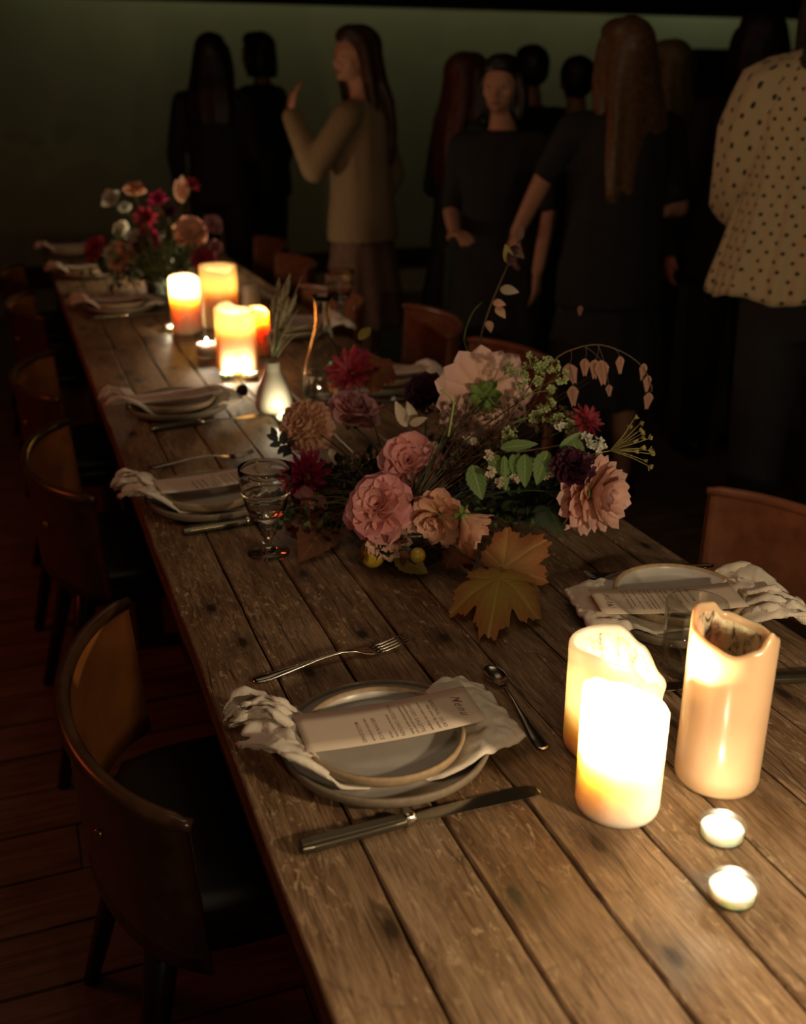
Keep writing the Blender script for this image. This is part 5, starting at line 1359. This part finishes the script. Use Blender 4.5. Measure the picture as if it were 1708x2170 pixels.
    if bottom is not None:
        m = MB(); kind, bm = bottom
        if kind == 'trousers':
            stack(m, [R(0, 0, .78, .158, .112), R(0, 0, .90, .178, .124), R(0, 0, 1.0, .158, .112), R(0, 0, 1.03, .146, .10)])
            for s in (-1, 1): limb(m, [R(.088*s, 0, .86), R(.095*s, .008, .475), R(.10*s, -.012, .10)], [.098*k, .072*k, .060*k])
        else:
            ln_ = {'skirt': .46, 'dress': .38}[kind]
            stack(m, [R(0, 0, ln_, .235, .185), R(0, 0, .62, .215, .165), R(0, 0, .80, .190, .135), R(0, 0, .92, .178, .122), R(0, 0, 1.02, .146, .102)][::-1], 48, 10, .06)
        fused('trousers' if kind == 'trousers' else 'skirt', m, bm, t, .011, 3)
    for s in (-1, 1):
        m = MB(); limb(m, [R(.10*s, -.04, .046), R(.108*s, .09, .036), R(.112*s, .165, .026)], [.042*k, .041*k, .028*k]); m.box(R(.106*s, .06, .010), R(.075, .26, .02)); fused('shoe', m, M['shoe'], t, .010, 2)
    return t
DOWN = lambda s: ((.235*s, -.02, 1.08), (.245*s, .06, .84), (0, .15, -1), (s, 0, 0), .5)
BENT = lambda s: ((.235*s, -.03, 1.09), (.10*s, .20, 1.06), (-.75*s, .6, .05), (0, .2, 1), .8)
TOW = math.atan2(-1, 0)
def facing(dx, dy): return math.atan2(dy, dx)-PI/2
# two dark figures at the left
p = atd(452, 205, 6.1); person('person in black seen from behind, leftmost of the standing guests', p.x, p.y, facing(.5, 1), 1.76, M['skind'], {'L': DOWN(-1), 'R': BENT(1)}, dict(mat=M['black'], hem=.80), ('trousers', M['black']), ('long', M['hairk'], .22))
p = atd(556, 205, 6.75); person('person in black with short dark hair beside the leftmost guest', p.x, p.y, facing(-.6, .6), 1.80, M['skind'], {'L': BENT(-1), 'R': DOWN(1)}, dict(mat=M['black'], hem=.78, ease=.022), ('trousers', M['black']), ('bob', M['hairk'], 0), female=True)
# the beige jumper, hand raised to her face
p = atd(765, 205, 4.5)
person('person in beige jumper and brown skirt, long dark hair, one hand raised', p.x, p.y, facing(-.72, .55), 1.70, M['skin'],
       {'L': ((-.235, .13, 1.15), (-.17, .26, 1.37), (.15, -.2, 1), (-.6, .8, .2), .5), 'R': ((.255, -.06, 1.10), (.23, .06, .88), (0, .3, -1), (1, 0, 0), .5)},
       dict(mat=M['beige'], hem=.84, ease=.026, name='jumper'), ('skirt', M['skirt']), ('long', M['hairb'], .30), turn=.9)
# the middle group
p = atd(982, 205, 4.6); person('person in dark green with auburn hair, forearm held out', p.x, p.y, facing(.75, .1), 1.60, M['skin'],
       {'L': BENT(-1), 'R': ((.245, .02, 1.06), (.10, .24, 1.02), (-.8, .5, 0), (0, 0, 1), .5)}, dict(mat=M['dgreen'], hem=.78, sleeve=.95), ('dress', M['dgreen']), ('long', M['hairr'], .34), turn=.0)
p = atd(1066, 205, 4.0); person('person with warm-lit face and dark hair, looking left toward the others', p.x, p.y, facing(-.75, -.70), 1.57, M['skin'],
       {'L': ((-.235, .02, 1.10), (-.22, .10, .87), (-.1, .3, -1), (-1, 0, 0), .5), 'R': ((.235, -.02, 1.08), (.12, .20, 1.02), (-.7, .6, 0), (0, 0, 1), .6)}, dict(mat=M['black'], hem=.78, sleeve=.85), ('dress', M['black']), ('bob', M['hairk'], 0), turn=.1)
p = atd(1125, 205, 5.3); person('person with dark gathered hair behind the warm-lit face', p.x, p.y, facing(.1, 1), 1.66, M['skind'], {'L': DOWN(-1), 'R': DOWN(1)}, dict(mat=M['black'], hem=.8), ('trousers', M['black']), ('short', M['hairk'], 0))
p = atd(1322, 205, 3.55)
person('tall person in black with long light brown hair, bare forearm reaching left', p.x, p.y, facing(.10, 1), 1.665, M['skin'],
       {'L': ((-.265, .05, 1.19), (-.325, .13, 1.00), (-.1, .35, -1), (-1, 0, .1), .55), 'R': BENT(1)}, dict(mat=M['black'], hem=.75, sleeve=.8, ease=.03, name='dress_top'), ('dress', M['black']), ('long', M['hairl'], .36), turn=.25)
p = atd(1418, 205, 4.8); person('person with yellowish blond hair half hidden behind the tall guest', p.x, p.y, facing(-.3, 1), 1.66, M['skind'], {'L': DOWN(-1), 'R': DOWN(1)}, dict(mat=M['black'], hem=.8), ('trousers', M['black']), ('long', M['hairy'], .2))
p = atd(1222, 205, 5.0); person('small dark-haired guest glimpsed left of the tall guest', p.x, p.y, facing(.3, 1), 1.60, M['skind'], {'L': DOWN(-1), 'R': DOWN(1)}, dict(mat=M['black'], hem=.8), ('trousers', M['black']), ('short', M['hairk'], 0))
p = atd(1600, 205, 4.0); person('dark-clothed guest just behind the dotted blouse', p.x, p.y, facing(.3, 1), 1.72, M['skind'], {'L': DOWN(-1), 'R': DOWN(1)}, dict(mat=M['black'], hem=.75, ease=.03), ('trousers', M['black']), ('bob', M['hairk'], 0))
# the dotted blouse
p = atd(1790, 205, 2.62)
pd_ = person('person in cream blouse with black dots and black trousers, seen from behind', p.x, p.y, facing(.42, 1), 1.82, M['skin'],
       {'L': ((-.20, .08, 1.10), (-.10, .24, 1.06), (.7, .6, 0), (0, 0, 1), .7), 'R': ((.20, .08, 1.10), (.12, .24, 1.05), (-.7, .6, 0), (0, 0, 1), .7)}, None, ('trousers', M['black']), ('long', M['hairk'], .03))
def blouse(parent, k):
    m = MB(); n = 180; Z = [.885, .90, .925, .955, .99, 1.03, 1.08, 1.14, 1.20, 1.25, 1.29, 1.325, 1.355, 1.38, 1.405, 1.428, 1.447]
    RX = [.262, .261, .256, .248, .238, .228, .218, .208, .208, .209, .209, .206, .202, .190, .168, .142, .098]
    RY = [.178, .178, .176, .172, .164, .156, .150, .146, .142, .140, .138, .132, .124, .114, .100, .090, .080]
    V = []; U = []; Fc = []
    for i, (z, rx, ry) in enumerate(zip(Z, RX, RY)):
        f = max(0, 1-(z-.885)/.45)
        arc_ = 0; prev = None
        for j in range(n+1):
            q = -PI/2+2*PI*j/n
            g = .055*f**.7*(math.sin(9*q+.5)+.55*math.sin(17*q+1.7)+.35*math.sin(29*q+z*2))+.012*math.sin(31*q)*(1 if z < 1.38 else .3)
            zz = z+(.008*math.sin(7*q+1) if i < 2 else 0)
            X, Y = rx*(1+g*.55)*math.cos(q)*k, (ry*(1+g)*math.sin(q))*k
            if prev is not None: arc_ += math.hypot(rx*math.cos(q)-prev[0], ry*math.sin(q)-prev[1])
            prev = (rx*math.cos(q), ry*math.sin(q))
            V.append((X, Y, zz*k)); U.append((j/n*1.30+.5, z*1.0))
    w_ = n+1
    for i in range(len(Z)-1):
        for j in range(n): Fc.append((i*w_+j, i*w_+j+1, (i+1)*w_+j+1, (i+1)*w_+j))
    m.add(V, Fc, 0, U); o = m.build('blouse', M['dots'], parent); thick(o, .002, 1)
    for s in (-1, 1):                                          # full sleeves gathered at the cuff
        m = MB(); A = [Vector((.105*s, 0, 1.388)), Vector((.178*s, .0, 1.350)), Vector((.205*s, .02, 1.26)), Vector((.205*s, .045, 1.17)), Vector((.20*s, .085, 1.10)), Vector((.17*s, .15, 1.07)), Vector((.13*s, .21, 1.055))]
        R_ = [.052, .072, .071, .066, .062, .055, .034]
        P = []; RR = []
        for i in range(len(A)-1):
            for f in (0, .34, .67): P.append(A[i].lerp(A[i+1], f)*k); RR.append((R_[i]*(1-f)+R_[i+1]*f)*k)
        P.append(A[-1]*k); RR.append(R_[-1]*k)
        m.tube(P, RR, 40)
        V = m.V
        for i in range(len(P)):
            for j in range(40):
                q = 2*PI*j/40; v = Vector(V[i*40+j]); c = P[i]; V[i*40+j] = tuple(c+(v-c)*(1+.06*math.sin(6*q+i*.25)))
                m.U[i*40+j] = (j/40*.42, i*.024)
        m.build('sleeve', M['dots'], parent)
blouse(pd_, 1.82/1.68)
# bracelets catching the light
# dark cupboard behind the guests at the right
cb = tag(empty('cupboard', (6.75, 8.55, 0)), 'tall dark cupboard against the green-lit wall at the right', 'cupboard')
m = MB(); m.box((0, 0, .92), (1.9, .45, 1.84)); bevel(m.build('carcass', M['cupboard'], cb, smooth=False), .01)
for s in (-1, 1):
    m = MB(); m.box((s*.475, -.235, .92), (.93, .025, 1.76)); d = bevel(m.build('door', M['cupboard'], cb, smooth=False), .006)
    m = MB(); sph(m, (s*.06, -.262, .95), .015); m.build('knob', M['brass'], d)
